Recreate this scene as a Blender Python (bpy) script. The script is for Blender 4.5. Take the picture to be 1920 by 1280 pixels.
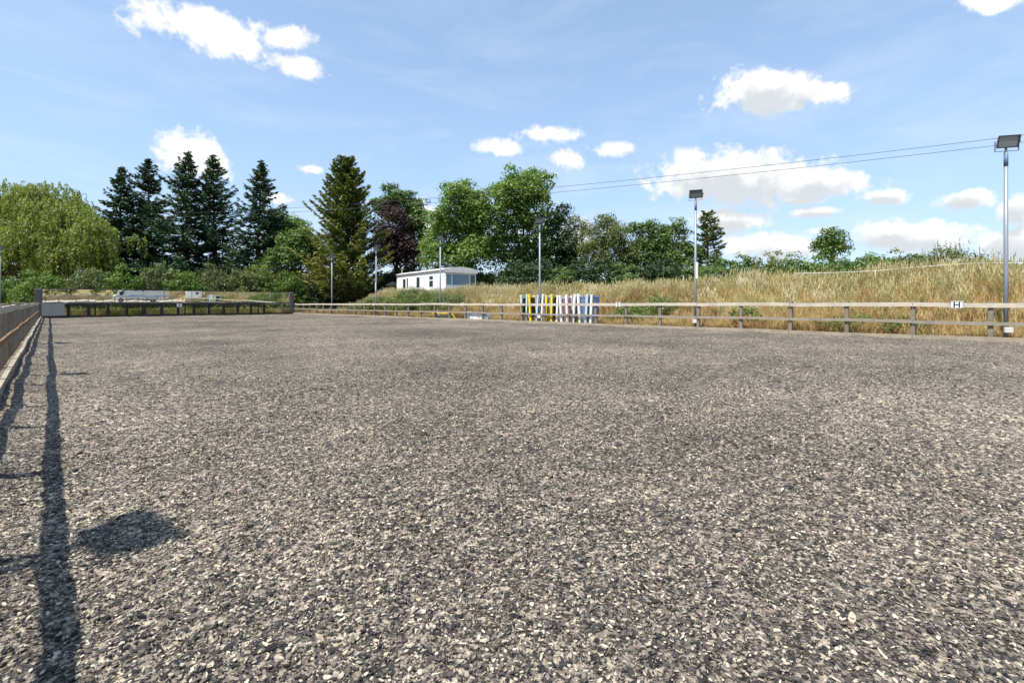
import bpy, math, random
import numpy as np
from mathutils import Vector, Matrix
R = math.radians
random.seed(7); rng = np.random.default_rng(11)
for o in list(bpy.data.objects): bpy.data.objects.remove(o)
sc = bpy.context.scene
col = sc.collection

# ---------------------------------------------------------------- camera
FPX = 867.0; HY = 567.0; CH = 1.3          # focal length in photo pixels, horizon row, eye height
cam = bpy.data.cameras.new('camera'); camo = bpy.data.objects.new('camera', cam); col.objects.link(camo)
cam.sensor_width = 36; cam.lens = 36 * FPX / 1920; cam.shift_y = -(640 - HY) / 1920
cam.clip_start = 0.05; cam.clip_end = 5000
camo.location = (0, 0, CH); camo.rotation_euler = (R(90), 0, R(-45))
sc.camera = camo

# ---------------------------------------------------------------- sun, sky, exposure
SUN_EL = R(61.5); SUN_AZ = R(268)          # compass style angle from +Y towards +X
sv = Vector((math.sin(SUN_AZ) * math.cos(SUN_EL), math.cos(SUN_AZ) * math.cos(SUN_EL), math.sin(SUN_EL)))
sun = bpy.data.lights.new('sun', 'SUN'); suno = bpy.data.objects.new('sun', sun); col.objects.link(suno)
sun.energy = 5.0; sun.angle = R(0.53); sun.color = (1.0, 0.955, 0.88)
suno.rotation_euler = sv.to_track_quat('Z', 'Y').to_euler(); suno.location = (-20, 0, 40)
sc.cycles.max_bounces = 5; sc.cycles.caustics_reflective = False; sc.cycles.caustics_refractive = False; sc.cycles.diffuse_bounces = 2; sc.cycles.glossy_bounces = 3; sc.cycles.transmission_bounces = 2; sc.cycles.transparent_max_bounces = 4
sc.view_settings.view_transform = 'Standard'; sc.view_settings.look = 'None'
sc.view_settings.gamma = 1.0; sc.view_settings.exposure = 0.68; sc.view_settings.use_curve_mapping = False

world = bpy.data.worlds.new('World'); sc.world = world; world.use_nodes = True
wt = world.node_tree; wt.nodes.clear()
def wn(t, **k):
    n = wt.nodes.new(t)
    for a, b in k.items(): setattr(n, a, b)
    return n
def setin(tree, sock, v):
    if isinstance(v, bpy.types.NodeSocket): tree.links.new(v, sock)
    else: sock.default_value = v
def wm(op, a, b=0.0, c=None, clamp=False):
    n = wn('ShaderNodeMath', operation=op, use_clamp=clamp)
    setin(wt, n.inputs[0], a); setin(wt, n.inputs[1], b)
    if c is not None: setin(wt, n.inputs[2], c)
    return n.outputs[0]
sky = wn('ShaderNodeTexSky', sky_type='NISHITA'); sky.sun_disc = False
sky.sun_elevation = SUN_EL; sky.sun_rotation = SUN_AZ
sky.air_density = 1.0; sky.dust_density = 0.6; sky.ozone_density = 1.0; sky.altitude = 60
SKYK = 0.15
skym = wn('ShaderNodeVectorMath', operation='SCALE'); wt.links.new(sky.outputs[0], skym.inputs[0]); skym.inputs['Scale'].default_value = SKYK
tc = wn('ShaderNodeTexCoord'); dvec = tc.outputs['Generated']
sep = wn('ShaderNodeSeparateXYZ'); wt.links.new(dvec, sep.inputs[0])
# azimuth measured from the north-east heading (the arena's diagonal), elevation
fx = wm('MULTIPLY', wm('ADD', sep.outputs[0], sep.outputs[1]), .70711)
rx_ = wm('MULTIPLY', wm('SUBTRACT', sep.outputs[0], sep.outputs[1]), .70711)
az = wm('ARCTAN2', rx_, fx)
PER = 2 * math.pi / 3
azw = wn('ShaderNodeMath', operation='WRAP'); wt.links.new(az, azw.inputs[0]); azw.inputs[1].default_value = PER / 2; azw.inputs[2].default_value = -PER / 2
az = azw.outputs[0]
el = wm('ARCSINE', sep.outputs[2])
def wnoise(scale, detail, rough=.55, dist=0.0):
    n = wn('ShaderNodeTexNoise'); n.inputs['Scale'].default_value = scale; n.inputs['Detail'].default_value = detail
    n.inputs['Roughness'].default_value = rough; n.inputs['Distortion'].default_value = dist
    wt.links.new(dvec, n.inputs['Vector']); return wm('SUBTRACT', n.outputs[0], .5)
nz1 = wnoise(11, 3, .6); nz2 = wnoise(38, 7, .62); nzs = wnoise(24, 5, .6)
# ragged cloud outline: coarse lumps + fine fluff
lump = wm('ADD', wm('MULTIPLY', nz1, 1.3), wm('MULTIPLY', nz2, 2.0))
fine = wm('ADD', wm('MULTIPLY', nz2, 2.1), wm('MULTIPLY', nz1, .4))
# clouds: px, py, rx, ry up, ry down, tilt deg, amp, soft, greyness, opacity
CL = [(395, 60, 150, 42, 48, 14, .8, .35, .05, 1), (530, 74, 62, 22, 20, -6, .8, .4, .0, .95), (562, 128, 56, 20, 22, 14, .9, .45, .0, .95),
      (1435, 168, 105, 46, 46, 0, .75, .4, .25, 1), (1540, 172, 72, 24, 18, 4, .8, .45, .15, 1),
      (365, 292, 84, 34, 40, 16, .7, .3, .1, 1), (585, 318, 30, 9, 9, 5, .9, .9, .0, .7),
      (935, 277, 52, 17, 15, 6, .8, .6, .1, .9), (1032, 252, 62, 18, 17, 0, .8, .5, .15, .95), (1066, 299, 40, 19, 18, 0, .8, .45, .1, .95),
      (1153, 281, 50, 15, 15, 0, .8, .45, .1, .95),
      (1370, 335, 180, 56, 46, 2, .85, .5, .7, 1), (1520, 345, 110, 30, 26, 4, .9, .6, .6, .95), (1290, 300, 40, 26, 20, 0, 1.0, .8, .2, .7),
      (1362, 412, 84, 22, 18, 2, .7, .4, .45, 1), (1525, 398, 66, 11, 12, 0, .7, .5, .4, .95), (1500, 372, 70, 14, 14, 0, .8, .6, .4, .9), (1655, 370, 60, 14, 14, 0, .8, .55, .4, .9),
      (1808, 377, 72, 22, 18, -3, .7, .45, .35, 1), (1700, 444, 150, 28, 34, 2, .8, .5, .55, 1), (1440, 462, 120, 18, 30, 0, .9, .7, .5, .9),
      (1540, 433, 28, 8, 8, 0, .8, .6, .1, .9), (1900, 395, 40, 30, 30, 0, .9, .7, .4, .9), (1860, 0, 75, 22, 20, 0, .8, .5, .2, 1), (1900, 455, 90, 30, 30, 0, .9, .9, .4, .8),
      (798, 405, 34, 24, 40, 0, .6, .35, .05, 1), (520, 372, 34, 12, 10, 10, .8, .5, .1, .9), (1080, 455, 60, 40, 40, 0, .8, .8, .1, .8)]
# heading wrapped so that the same kind of sky goes on all round; wv = direction in that wrapped frame
ce = wm('SQRT', wm('SUBTRACT', 1.0, wm('MULTIPLY', sep.outputs[2], sep.outputs[2]), clamp=True))
wv = wn('ShaderNodeCombineXYZ'); setin(wt, wv.inputs[0], wm('MULTIPLY', ce, wm('SINE', az))); setin(wt, wv.inputs[1], wm('MULTIPLY', ce, wm('COSINE', az))); setin(wt, wv.inputs[2], sep.outputs[2])
def clouds(items, drop=0.0):
    """largest of (1 - elliptical distance) over the clouds"""
    acc = None
    for (px, py, crx, cup, cdn, tilt, amp, soft, grey, op) in items:
        py = py + drop * cdn
        a0 = math.atan((px - 960) / FPX); k = math.cos(a0); e0 = math.atan((HY - py) / FPX * k)
        tl_ = R(-(tilt + math.degrees(math.atan(math.tan(e0) * math.sin(a0)))))
        c = Vector((math.cos(e0) * math.sin(a0), math.cos(e0) * math.cos(a0), math.sin(e0)))
        e1 = Vector((math.cos(a0), -math.sin(a0), 0)); e2 = e1.cross(c).normalized(); e2 = e2 if e2.z > 0 else -e2
        f1 = e1 * math.cos(tl_) + e2 * math.sin(tl_); f2 = e2 * math.cos(tl_) - e1 * math.sin(tl_); f3 = f1.cross(f2)
        M = Matrix((f1, f2, f3)).transposed()
        mp_ = wn('ShaderNodeMapping', vector_type='TEXTURE'); mp_.inputs['Location'].default_value = c; mp_.inputs['Rotation'].default_value = M.to_euler()
        mp_.inputs['Scale'].default_value = (crx * k / FPX * math.cos(e0) * k / math.cos(e0) , (cup + cdn) / 2 * 1.22 * k / FPX * math.cos(e0) ** 2, .33)
        wt.links.new(wv.outputs[0], mp_.inputs[0])
        ln = wn('ShaderNodeVectorMath', operation='LENGTH'); wt.links.new(mp_.outputs[0], ln.inputs[0])
        acc = ln.outputs['Value'] if acc is None else wm('MINIMUM', acc, ln.outputs['Value'])
    return wm('SUBTRACT', 1.0, acc)
def smooth01(v): return wm('MULTIPLY', wm('MULTIPLY', v, v), wm('SUBTRACT', 3.0, wm('MULTIPLY', v, 2.0)))
big_ = [c for c in CL if c[2] > 70]; small_ = [c for c in CL if c[2] <= 70]; grey_ = [c for c in CL if c[8] >= .25]
ab = wm('MULTIPLY', wm('ADD', clouds(big_), wm('MULTIPLY', lump, .80)), 2.1, clamp=True)
as_ = wm('MULTIPLY', wm('ADD', clouds(small_), wm('MULTIPLY', fine, .75)), 1.8, clamp=True)
acc_a = smooth01(wm('MAXIMUM', ab, as_))
gr = wm('MULTIPLY', wm('ADD', clouds(grey_, .75), wm('MULTIPLY', nzs, 1.6)), 1.5, clamp=True)
acc_s = wm('SUBTRACT', 1.0, wm('MULTIPLY', smooth01(gr), .25))
# thin cirrus veils over the whole sky
mp = wn('ShaderNodeMapping'); mp.inputs['Scale'].default_value = (2.0, 2.6, 9.0); mp.inputs['Rotation'].default_value = (R(14), R(-16), 0); wt.links.new(dvec, mp.inputs[0])
cn = wn('ShaderNodeTexNoise'); cn.inputs['Scale'].default_value = 1.6; cn.inputs['Detail'].default_value = 7; cn.inputs['Roughness'].default_value = .58; cn.inputs['Distortion'].default_value = .5
wt.links.new(mp.outputs[0], cn.inputs['Vector'])
cir = wm('MULTIPLY', wm('SUBTRACT', cn.outputs[0], .46, clamp=True), 2.0, clamp=True)
cir = wm('MULTIPLY', cir, wm('SUBTRACT', 1.15, wm('MULTIPLY', el, 1.35), clamp=True), clamp=True)
# pale air low over the horizon
low = wm('ADD', wm('MULTIPLY', wm('POWER', wm('SUBTRACT', 1.0, wm('MULTIPLY', el, 1.6), clamp=True), 1.5), .40), .36, clamp=True)
def wmix(fac, a, b):
    n = wn('ShaderNodeMix', data_type='RGBA'); setin(wt, n.inputs[0], fac); setin(wt, n.inputs[6], a); setin(wt, n.inputs[7], b); return n.outputs[2]
CW = 0.68
skc = wmix(low, skym.outputs[0], (.31, .435, .62, 1))
skc = wmix(cir, skc, (.50, .565, .66, 1))
cc = wn('ShaderNodeCombineColor')
shp = wm('MULTIPLY', acc_s, CW)
setin(wt, cc.inputs[0], wm('SUBTRACT', wm('MULTIPLY', shp, 1.30), .30 * CW)); setin(wt, cc.inputs[1], wm('SUBTRACT', wm('MULTIPLY', shp, 1.14), .14 * CW)); setin(wt, cc.inputs[2], shp)
skc = wmix(acc_a, skc, cc.outputs[0])
bg = wn('ShaderNodeBackground'); wt.links.new(skc, bg.inputs[0]); bg.inputs[1].default_value = 1.0
wo = wn('ShaderNodeOutputWorld'); wt.links.new(bg.outputs[0], wo.inputs[0])
world.cycles.sampling_method = 'MANUAL'; world.cycles.sample_map_resolution = 512

# ---------------------------------------------------------------- helpers
def tag(o, label=None, cat=None, group=None, kind=None):
    if label: o['label'] = label
    if cat: o['category'] = cat
    if group: o['group'] = group
    if kind: o['kind'] = kind
    return o
def empty(name, loc=(0, 0, 0), rz=0.0):
    o = bpy.data.objects.new(name, None); col.objects.link(o); o.location = loc; o.rotation_euler = (0, 0, rz); o.empty_display_size = .2
    return o
def link(name, me, parent=None, loc=None):
    o = bpy.data.objects.new(name, me); col.objects.link(o)
    if parent: o.parent = parent
    if loc is not None: o.location = loc
    return o
def copy_tree(o, parent=None):
    c = o.copy(); col.objects.link(c); c.parent = parent
    for ch in list(o.children): copy_tree(ch, c)
    return c
class MB:
    def __init__(s): s.v = []; s.f = []; s.m = []
    def add(s, vs, fs, mi=0):
        b = len(s.v); s.v += [tuple(p) for p in vs]; s.f += [tuple(i + b for i in f) for f in fs]; s.m += [mi] * len(fs); return s
    def box(s, x0, x1, y0, y1, z0, z1, M=None, mi=0, jit=0.0):
        vs = [Vector((x, y, z)) for z in (z0, z1) for y in (y0, y1) for x in (x0, x1)]
        if jit: vs = [p + Vector((random.uniform(-jit, jit), random.uniform(-jit, jit), random.uniform(-jit, jit))) for p in vs]
        if M is not None: vs = [M @ p for p in vs]
        return s.add(vs, [(0, 2, 3, 1), (4, 5, 7, 6), (0, 1, 5, 4), (1, 3, 7, 5), (3, 2, 6, 7), (2, 0, 4, 6)], mi)
    def tube(s, pts, rad, n=8, cap=True, mi=0):
        pts = [Vector(p) for p in pts]; k = len(pts)
        if not hasattr(rad, '__len__'): rad = [rad] * k
        rings = []
        for i, p in enumerate(pts):
            t = (pts[min(i + 1, k - 1)] - pts[max(i - 1, 0)]).normalized()
            a = t.orthogonal().normalized() if abs(t.z) < .95 else Vector((1, 0, 0)); a = (a - t * a.dot(t)).normalized(); b = t.cross(a)
            rings.append([p + (a * math.cos(2 * math.pi * j / n) + b * math.sin(2 * math.pi * j / n)) * rad[i] for j in range(n)])
        vs = [q for r in rings for q in r]; fs = []
        for i in range(k - 1):
            for j in range(n):
                fs.append((i * n + j, i * n + (j + 1) % n, (i + 1) * n + (j + 1) % n, (i + 1) * n + j))
        if cap: fs += [tuple(range(n - 1, -1, -1)), tuple((k - 1) * n + j for j in range(n))]
        return s.add(vs, fs, mi)
    def mesh(s, name, mats, smooth=False, bevel=0.0):
        me = bpy.data.meshes.new(name); me.from_pydata(s.v, [], s.f)
        for m in (mats if isinstance(mats, (list, tuple)) else [mats]): me.materials.append(m)
        me.polygons.foreach_set('material_index', s.m)
        if smooth: me.polygons.foreach_set('use_smooth', [True] * len(s.f))
        if bevel:
            import bmesh
            bm = bmesh.new(); bm.from_mesh(me)
            bmesh.ops.bevel(bm, geom=list(bm.edges), offset=bevel, segments=1, affect='EDGES', clamp_overlap=True)
            bm.to_mesh(me); bm.free()
        me.update(); return me
    def build(s, name, mats, parent=None, loc=None, smooth=False, bevel=0.0):
        return link(name, s.mesh(name, mats, smooth, bevel), parent, loc)
def RZ(a): return Matrix.Rotation(a, 4, 'Z')
def T(x, y, z): return Matrix.Translation((x, y, z))
# photo column and depth along the view axis -> world; height from row
def at(px, zc): xc = (px - 960) / FPX * zc; return ((xc + zc) * .70711, (zc - xc) * .70711)
def hz(py, zc): return CH + (HY - py) * zc / FPX
RV = Vector((.70711, -.70711, 0)); FV = Vector((.70711, .70711, 0))

def mat(name, rough=.7, spec=.3, metal=0.0):
    m = bpy.data.materials.new(name); m.use_nodes = True; t = m.node_tree; b = t.nodes['Principled BSDF']
    b.inputs['Roughness'].default_value = rough; b.inputs['Specular IOR Level'].default_value = spec; b.inputs['Metallic'].default_value = metal
    return m, t, b
def nd(t, ty, **k):
    n = t.nodes.new(ty)
    for a, b in k.items(): setattr(n, a, b)
    return n
def ramp(t, fac, stops):
    r = nd(t, 'ShaderNodeValToRGB'); e = r.color_ramp.elements
    while len(e) < len(stops): e.new(.5)
    for i, (p, c) in enumerate(stops): e[i].position = p; e[i].color = (*c, 1)
    t.links.new(fac, r.inputs[0]); return r.outputs[0]
def noise(t, scale, detail=4, rough=.55, vec=None, scl=None, which='Object', dist=0.0):
    if vec is None: vec = nd(t, 'ShaderNodeTexCoord').outputs[which]
    if scl: mp = nd(t, 'ShaderNodeMapping'); mp.inputs['Scale'].default_value = scl; t.links.new(vec, mp.inputs[0]); vec = mp.outputs[0]
    n = nd(t, 'ShaderNodeTexNoise'); n.inputs['Scale'].default_value = scale; n.inputs['Detail'].default_value = detail; n.inputs['Roughness'].default_value = rough; n.inputs['Distortion'].default_value = dist
    t.links.new(vec, n.inputs['Vector']); return n.outputs[0]
def mixc(t, fac, a, b, mode='MIX'):
    n = nd(t, 'ShaderNodeMix', data_type='RGBA', blend_type=mode); setin(t, n.inputs[0], fac)
    setin(t, n.inputs[6], a if not isinstance(a, tuple) else (*a, 1)); setin(t, n.inputs[7], b if not isinstance(b, tuple) else (*b, 1)); return n.outputs[2]
def bump(t, b, h, strength=.4, dist=.02):
    n = nd(t, 'ShaderNodeBump'); n.inputs['Strength'].default_value = strength; n.inputs['Distance'].default_value = dist
    t.links.new(h, n.inputs['Height']); t.links.new(n.outputs[0], b.inputs['Normal'])
def simple(name, c, rough=.6, spec=.3, metal=0.0, var=.18, scale=6.0, scl=None, dirt=None):
    m, t, b = mat(name, rough, spec, metal)
    n = noise(t, scale, 5, .6, scl=scl)
    d = tuple(x * (1 - var) for x in c); e = tuple(min(1, x * (1 + var * .6)) for x in c)
    out = ramp(t, n, [(.3, d), (.7, e)])
    if dirt:
        n2 = noise(t, scale * .45, 6, .7)
        f = ramp(t, n2, [(.5, (0, 0, 0)), (.72, (1, 1, 1))]); out = mixc(t, f, out, dirt)
    t.links.new(out, b.inputs['Base Color']); return m
def wood(name, c1, c2, c3, grain=(1, 1, 14)):
    m, t, b = mat(name, .85, .15)
    oi = nd(t, 'ShaderNodeObjectInfo'); geo = nd(t, 'ShaderNodeTexCoord').outputs['Object']
    ad = nd(t, 'ShaderNodeVectorMath', operation='ADD'); t.links.new(geo, ad.inputs[0]); t.links.new(oi.outputs['Location'], ad.inputs[1])
    n1 = noise(t, 9, 6, .65, vec=ad.outputs[0], scl=grain); n2 = noise(t, 1.6, 4, .6, vec=ad.outputs[0])
    base = ramp(t, n1, [(.25, c1), (.55, c2), (.8, c3)])
    f = ramp(t, n2, [(.45, (0, 0, 0)), (.75, (.75, .75, .75))])
    out = mixc(t, f, base, tuple(x * .55 for x in c2))
    t.links.new(out, b.inputs['Base Color']); bump(t, b, n1, .5, .01); return m
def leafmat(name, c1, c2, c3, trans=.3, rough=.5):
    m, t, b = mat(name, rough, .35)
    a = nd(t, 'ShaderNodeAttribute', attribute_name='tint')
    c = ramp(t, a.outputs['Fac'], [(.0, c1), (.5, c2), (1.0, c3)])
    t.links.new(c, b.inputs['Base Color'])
    tr = nd(t, 'ShaderNodeBsdfTranslucent'); t.links.new(mixc(t, 1.0, c, (1.25, 1.3, .6), 'MULTIPLY'), tr.inputs[0])
    mx = nd(t, 'ShaderNodeMixShader'); mx.inputs[0].default_value = trans
    t.links.new(b.outputs[0], mx.inputs[1]); t.links.new(tr.outputs[0], mx.inputs[2]); t.links.new(mx.outputs[0], t.nodes['Material Output'].inputs[0]); return m

# ---------------------------------------------------------------- ground shape
def sst(a, b, x): t = np.clip((x - a) / (b - a), 0, 1); return t * t * (3 - 2 * t)
FX0, FX1, FY0, FY1 = -.70, 19.75, -5.6, 54.6       # fence lines of the riding arena
def arena_z(x, y): return .13 * np.clip(x / 20, 0, 1) * np.clip(1 - y / 55, 0, 1)
def ground_z(x, y):
    x = np.asarray(x, float); y = np.asarray(y, float)
    along = 1 - sst(37 + 1.5 * (x - 21), 51 + 1.5 * (x - 21), y)
    bank = (2.27 - .40 * sst(0, 9, y)) * sst(20.4, 27.0, x) * along
    bank = bank + .18 * np.sin(x * .9 + y * .31) * sst(22, 25, x) * along + .12 * np.sin(y * .83 + 1) * sst(21, 24, x) * along
    back = .5 * sst(56, 64, y) * (1 - sst(15, 26, x)) + 1.8 * sst(60, 90, y) * sst(0, 40, x) * (1 - along)
    inside = ((x > FX0 - .5) & (x < FX1 + .1) & (y > FY0 - .4) & (y < FY1 + .4))
    return np.where(inside, arena_z(x, y) - .16, arena_z(np.clip(x, 0, 20), y) * (1 - sst(20, 23, x)) - .03 + bank + back)
def gz(x, y): return float(ground_z(x, y))

m_ground, t, b = mat('ground_soil', .95, .1)
n1 = noise(t, .35, 6, .65); n2 = noise(t, 7, 6, .7)
c = ramp(t, n1, [(.35, (.20, .15, .06)), (.5, (.26, .19, .075)), (.68, (.10, .12, .035))])
c = mixc(t, .55, c, ramp(t, n2, [(.3, (.10, .075, .03)), (.7, (.36, .27, .12))]))
t.links.new(c, b.inputs['Base Color']); bump(t, b, n2, .8, .06)

ax = np.concatenate([[-2500, -1200, -600, -300, -160, -100], np.arange(-60, 18, 2.0), np.arange(18, 34, .5), np.arange(34, 110, 2.0), [130, 180, 300, 600, 1200, 2500]])
ay = np.concatenate([[-2500, -1200, -600, -300, -160, -100], np.arange(-70, 100, 1.0), [110, 140, 200, 300, 600, 1200, 2500]])
gx, gy = np.meshgrid(ax, ay); gzv = ground_z(gx, gy)
def grid_mesh(name, gx, gy, gzv, m):
    ny, nx = gx.shape; v = np.stack([gx, gy, gzv], -1).reshape(-1, 3)
    i = np.arange(ny * nx).reshape(ny, nx); f = np.stack([i[:-1, :-1], i[:-1, 1:], i[1:, 1:], i[1:, :-1]], -1).reshape(-1, 4)
    me = bpy.data.meshes.new(name); me.from_pydata(v.tolist(), [], f.tolist()); me.materials.append(m)
    me.polygons.foreach_set('use_smooth', [True] * len(f)); me.update(); return me
tag(link('ground', grid_mesh('ground', gx, gy, gzv, m_ground)), kind='structure')

# arena riding surface: fibre, sand and rubber shreds
m_arena, t, b = mat('arena_surface', .9, .2)
oc = nd(t, 'ShaderNodeTexCoord').outputs['Object']
def vor(scale, scl=None, feat='F1', out='Color', rnd=1.0):
    v = nd(t, 'ShaderNodeTexVoronoi', feature=feat); v.inputs['Scale'].default_value = scale; v.inputs['Randomness'].default_value = rnd
    vec = oc
    if scl: mp = nd(t, 'ShaderNodeMapping'); mp.inputs['Scale'].default_value = scl; mp.inputs['Rotation'].default_value = (0, 0, .5); t.links.new(vec, mp.inputs[0]); vec = mp.outputs[0]
    dn = nd(t, 'ShaderNodeTexNoise'); dn.inputs['Scale'].default_value = scale * .8; t.links.new(vec, dn.inputs['Vector'])
    ad = nd(t, 'ShaderNodeVectorMath', operation='MULTIPLY_ADD'); t.links.new(dn.outputs['Color'], ad.inputs[0]); ad.inputs[1].default_value = (.9 / scale,) * 3; t.links.new(vec, ad.inputs[2])
    t.links.new(ad.outputs[0], v.inputs['Vector']); return v.outputs[out]
va = vor(30, (1, 1.5, 1)); vb = vor(62, (1.6, 1, 1)); sa = nd(t, 'ShaderNodeSeparateColor'); t.links.new(va, sa.inputs[0]); sb = nd(t, 'ShaderNodeSeparateColor'); t.links.new(vb, sb.inputs[0])
PALE = [(.0, (.014, .0135, .013)), (.30, (.042, .039, .037)), (.5, (.088, .079, .070)), (.66, (.165, .143, .118)), (.84, (.35, .30, .23)), (1.0, (.53, .46, .35))]
ca = ramp(t, sa.outputs[0], PALE); cb = ramp(t, sb.outputs[0], PALE)
big = noise(t, .22, 5, .6, vec=oc); mid = noise(t, 1.7, 6, .7, vec=oc)
mx = mixc(t, .5, ca, cb)
mot = noise(t, 7.5, 4, .75, vec=oc, scl=(1, 1.5, 1)); mot2 = noise(t, 19, 3, .7, vec=oc)
patch = ramp(t, mixc(t, .5, mixc(t, .35, big, mid), mixc(t, .5, mot, mot2)), [(.41, (.46, .45, .47)), (.5, (1.0, .98, .97)), (.58, (1.7, 1.65, 1.53))])
mx = mixc(t, 1.0, mx, patch, 'MULTIPLY')
t.links.new(mx, b.inputs['Base Color'])
hh = nd(t, 'ShaderNodeMath', operation='ADD'); t.links.new(sa.outputs[1], hh.inputs[0]); t.links.new(sb.outputs[1], hh.inputs[1])
bump(t, b, hh.outputs[0], .9, .018)
def graded(a, b_, fine, centre=0.0):
    out = [a]; x = a
    while x < b_:
        x += max(fine, abs(x - centre) * .02); out.append(min(x, b_))
    return np.array(out)
rs = np.random.default_rng(3)
W8 = [(rs.uniform(.5, 6), rs.uniform(0, 6.28), rs.uniform(0, 6.28)) for _ in range(26)]
def relief(x, y):
    z = 0 * x
    for (k, th, ph) in W8: z = z + np.sin((x * math.cos(th) + y * math.sin(th)) * k + ph) * .0062 / (k ** .35)
    return z
W9 = [(rs.uniform(7, 24), rs.uniform(0, 6.28), rs.uniform(0, 6.28)) for _ in range(22)]
HP = np.stack([rs.uniform(-.4, 12, 420), rs.uniform(.5, 13, 420), rs.uniform(.05, .085, 420), rs.uniform(.008, .022, 420)], -1)
def hooves(x, y):
    z = 0 * x
    for (hx_, hy_, hr, hd) in HP:
        k = (np.abs(x - hx_) < .25) & (np.abs(y - hy_) < .25)
        if k.any():
            d2 = ((x[k] - hx_) ** 2 + (y[k] - hy_) ** 2) / hr ** 2; z[k] += -hd * np.exp(-d2) + hd * .55 * np.exp(-(np.sqrt(d2) - 1.5) ** 2 * 3)
    return z
def small(x, y):
    z = 0 * x
    for (k, th, ph) in W9: z = z + np.sin((x * math.cos(th) + y * math.sin(th)) * k + ph + 1.3 * np.sin(x * 1.9 + ph) + 1.1 * np.sin(y * 2.3 + th)) * .0022
    return z
def surf(x, y): return arena_z(x, y) + relief(x, y) + small(x, y) + hooves(x, y) + .05 * np.exp(-((x - FX0 - .35) / .16) ** 2) + .05 * np.exp(-((x - FX1 + .25) / .25) ** 2)
sx = graded(FX0 + .05, FX1 - .02, .035); sy = np.concatenate([np.arange(FY0 + .05, 0, .3), graded(0.0, FY1 - .05, .035)])
gx, gy = np.meshgrid(sx, sy)
tag(link('arena_surface', grid_mesh('arena_surface', gx, gy, surf(gx, gy), m_arena)), kind='structure')
m_yard, t, b = mat('yard_hardcore', .95, .1)
n1 = noise(t, .5, 6, .7); n2 = noise(t, 9, 5, .7)
t.links.new(mixc(t, .5, ramp(t, n1, [(.3, (.30, .25, .19)), (.7, (.48, .42, .33))]), ramp(t, n2, [(.3, (.2, .17, .13)), (.7, (.5, .45, .37))])), b.inputs['Base Color']); bump(t, b, n2, .4, .03)
gx, gy = np.meshgrid(np.arange(-14, 22.1, 2), np.arange(-34, -6.3, 1.5))
tag(link('yard', grid_mesh('yard', gx, gy, ground_z(gx, gy) + .012 + .13 * 0, m_yard)), kind='structure')

# ---------------------------------------------------------------- scattering (geometry nodes, for uncountable stuff only)
def scatter(name, src_me, P, rot, scl, tint, label, cat):
    src = bpy.data.objects.new(name + '_piece', src_me)
    me = bpy.data.meshes.new(name); n = len(P); me.vertices.add(n); me.vertices.foreach_set('co', np.asarray(P, np.float32).ravel())
    a = me.attributes.new('rot', 'FLOAT_VECTOR', 'POINT'); a.data.foreach_set('vector', np.asarray(rot, np.float32).ravel())
    a = me.attributes.new('scl', 'FLOAT_VECTOR', 'POINT'); a.data.foreach_set('vector', np.asarray(scl, np.float32).ravel())
    a = me.attributes.new('tint', 'FLOAT', 'POINT'); a.data.foreach_set('value', np.asarray(tint, np.float32))
    me.update(); o = link(name, me)
    g = bpy.data.node_groups.new(name, 'GeometryNodeTree')
    g.interface.new_socket('Geometry', in_out='INPUT', socket_type='NodeSocketGeometry'); g.interface.new_socket('Geometry', in_out='OUTPUT', socket_type='NodeSocketGeometry')
    gi = g.nodes.new('NodeGroupInput'); go = g.nodes.new('NodeGroupOutput'); ip = g.nodes.new('GeometryNodeInstanceOnPoints')
    oi = g.nodes.new('GeometryNodeObjectInfo'); oi.inputs['Object'].default_value = src
    g.links.new(gi.outputs[0], ip.inputs['Points']); g.links.new(oi.outputs['Geometry'], ip.inputs['Instance'])
    for nm, sk in (('rot', 'Rotation'), ('scl', 'Scale')):
        na = g.nodes.new('GeometryNodeInputNamedAttribute'); na.data_type = 'FLOAT_VECTOR'; na.inputs['Name'].default_value = nm
        g.links.new(na.outputs[0], ip.inputs[sk])
    g.links.new(ip.outputs[0], go.inputs[0])
    md = o.modifiers.new('scatter', 'NODES'); md.node_group = g
    tag(o, label, cat, kind='stuff'); return o
def inst_ramp(name, stops, rough=.85, spec=.2, trans=0.0, scale=0):
    m, t, b = mat(name, rough, spec)
    a = nd(t, 'ShaderNodeAttribute', attribute_name='tint', attribute_type='INSTANCER')
    c = ramp(t, a.outputs['Fac'], stops)
    if scale: c = mixc(t, .5, c, ramp(t, noise(t, scale, 4), [(.3, (.35, .35, .35)), (.7, (1.3, 1.3, 1.3))]), 'MULTIPLY')
    t.links.new(c, b.inputs['Base Color'])
    if trans:
        tr = nd(t, 'ShaderNodeBsdfTranslucent'); t.links.new(c, tr.inputs[0]); mxs = nd(t, 'ShaderNodeMixShader'); mxs.inputs[0].default_value = trans
        t.links.new(b.outputs[0], mxs.inputs[1]); t.links.new(tr.outputs[0], mxs.inputs[2]); t.links.new(mxs.outputs[0], t.nodes['Material Output'].inputs[0])
    return m
m_chip = inst_ramp('shreds', [(0, (.014, .0135, .013)), (.34, (.045, .042, .040)), (.54, (.095, .085, .075)), (.72, (.19, .163, .132)), (.88, (.40, .345, .262)), (1, (.62, .545, .41))], .8, .25, scale=40)
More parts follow.
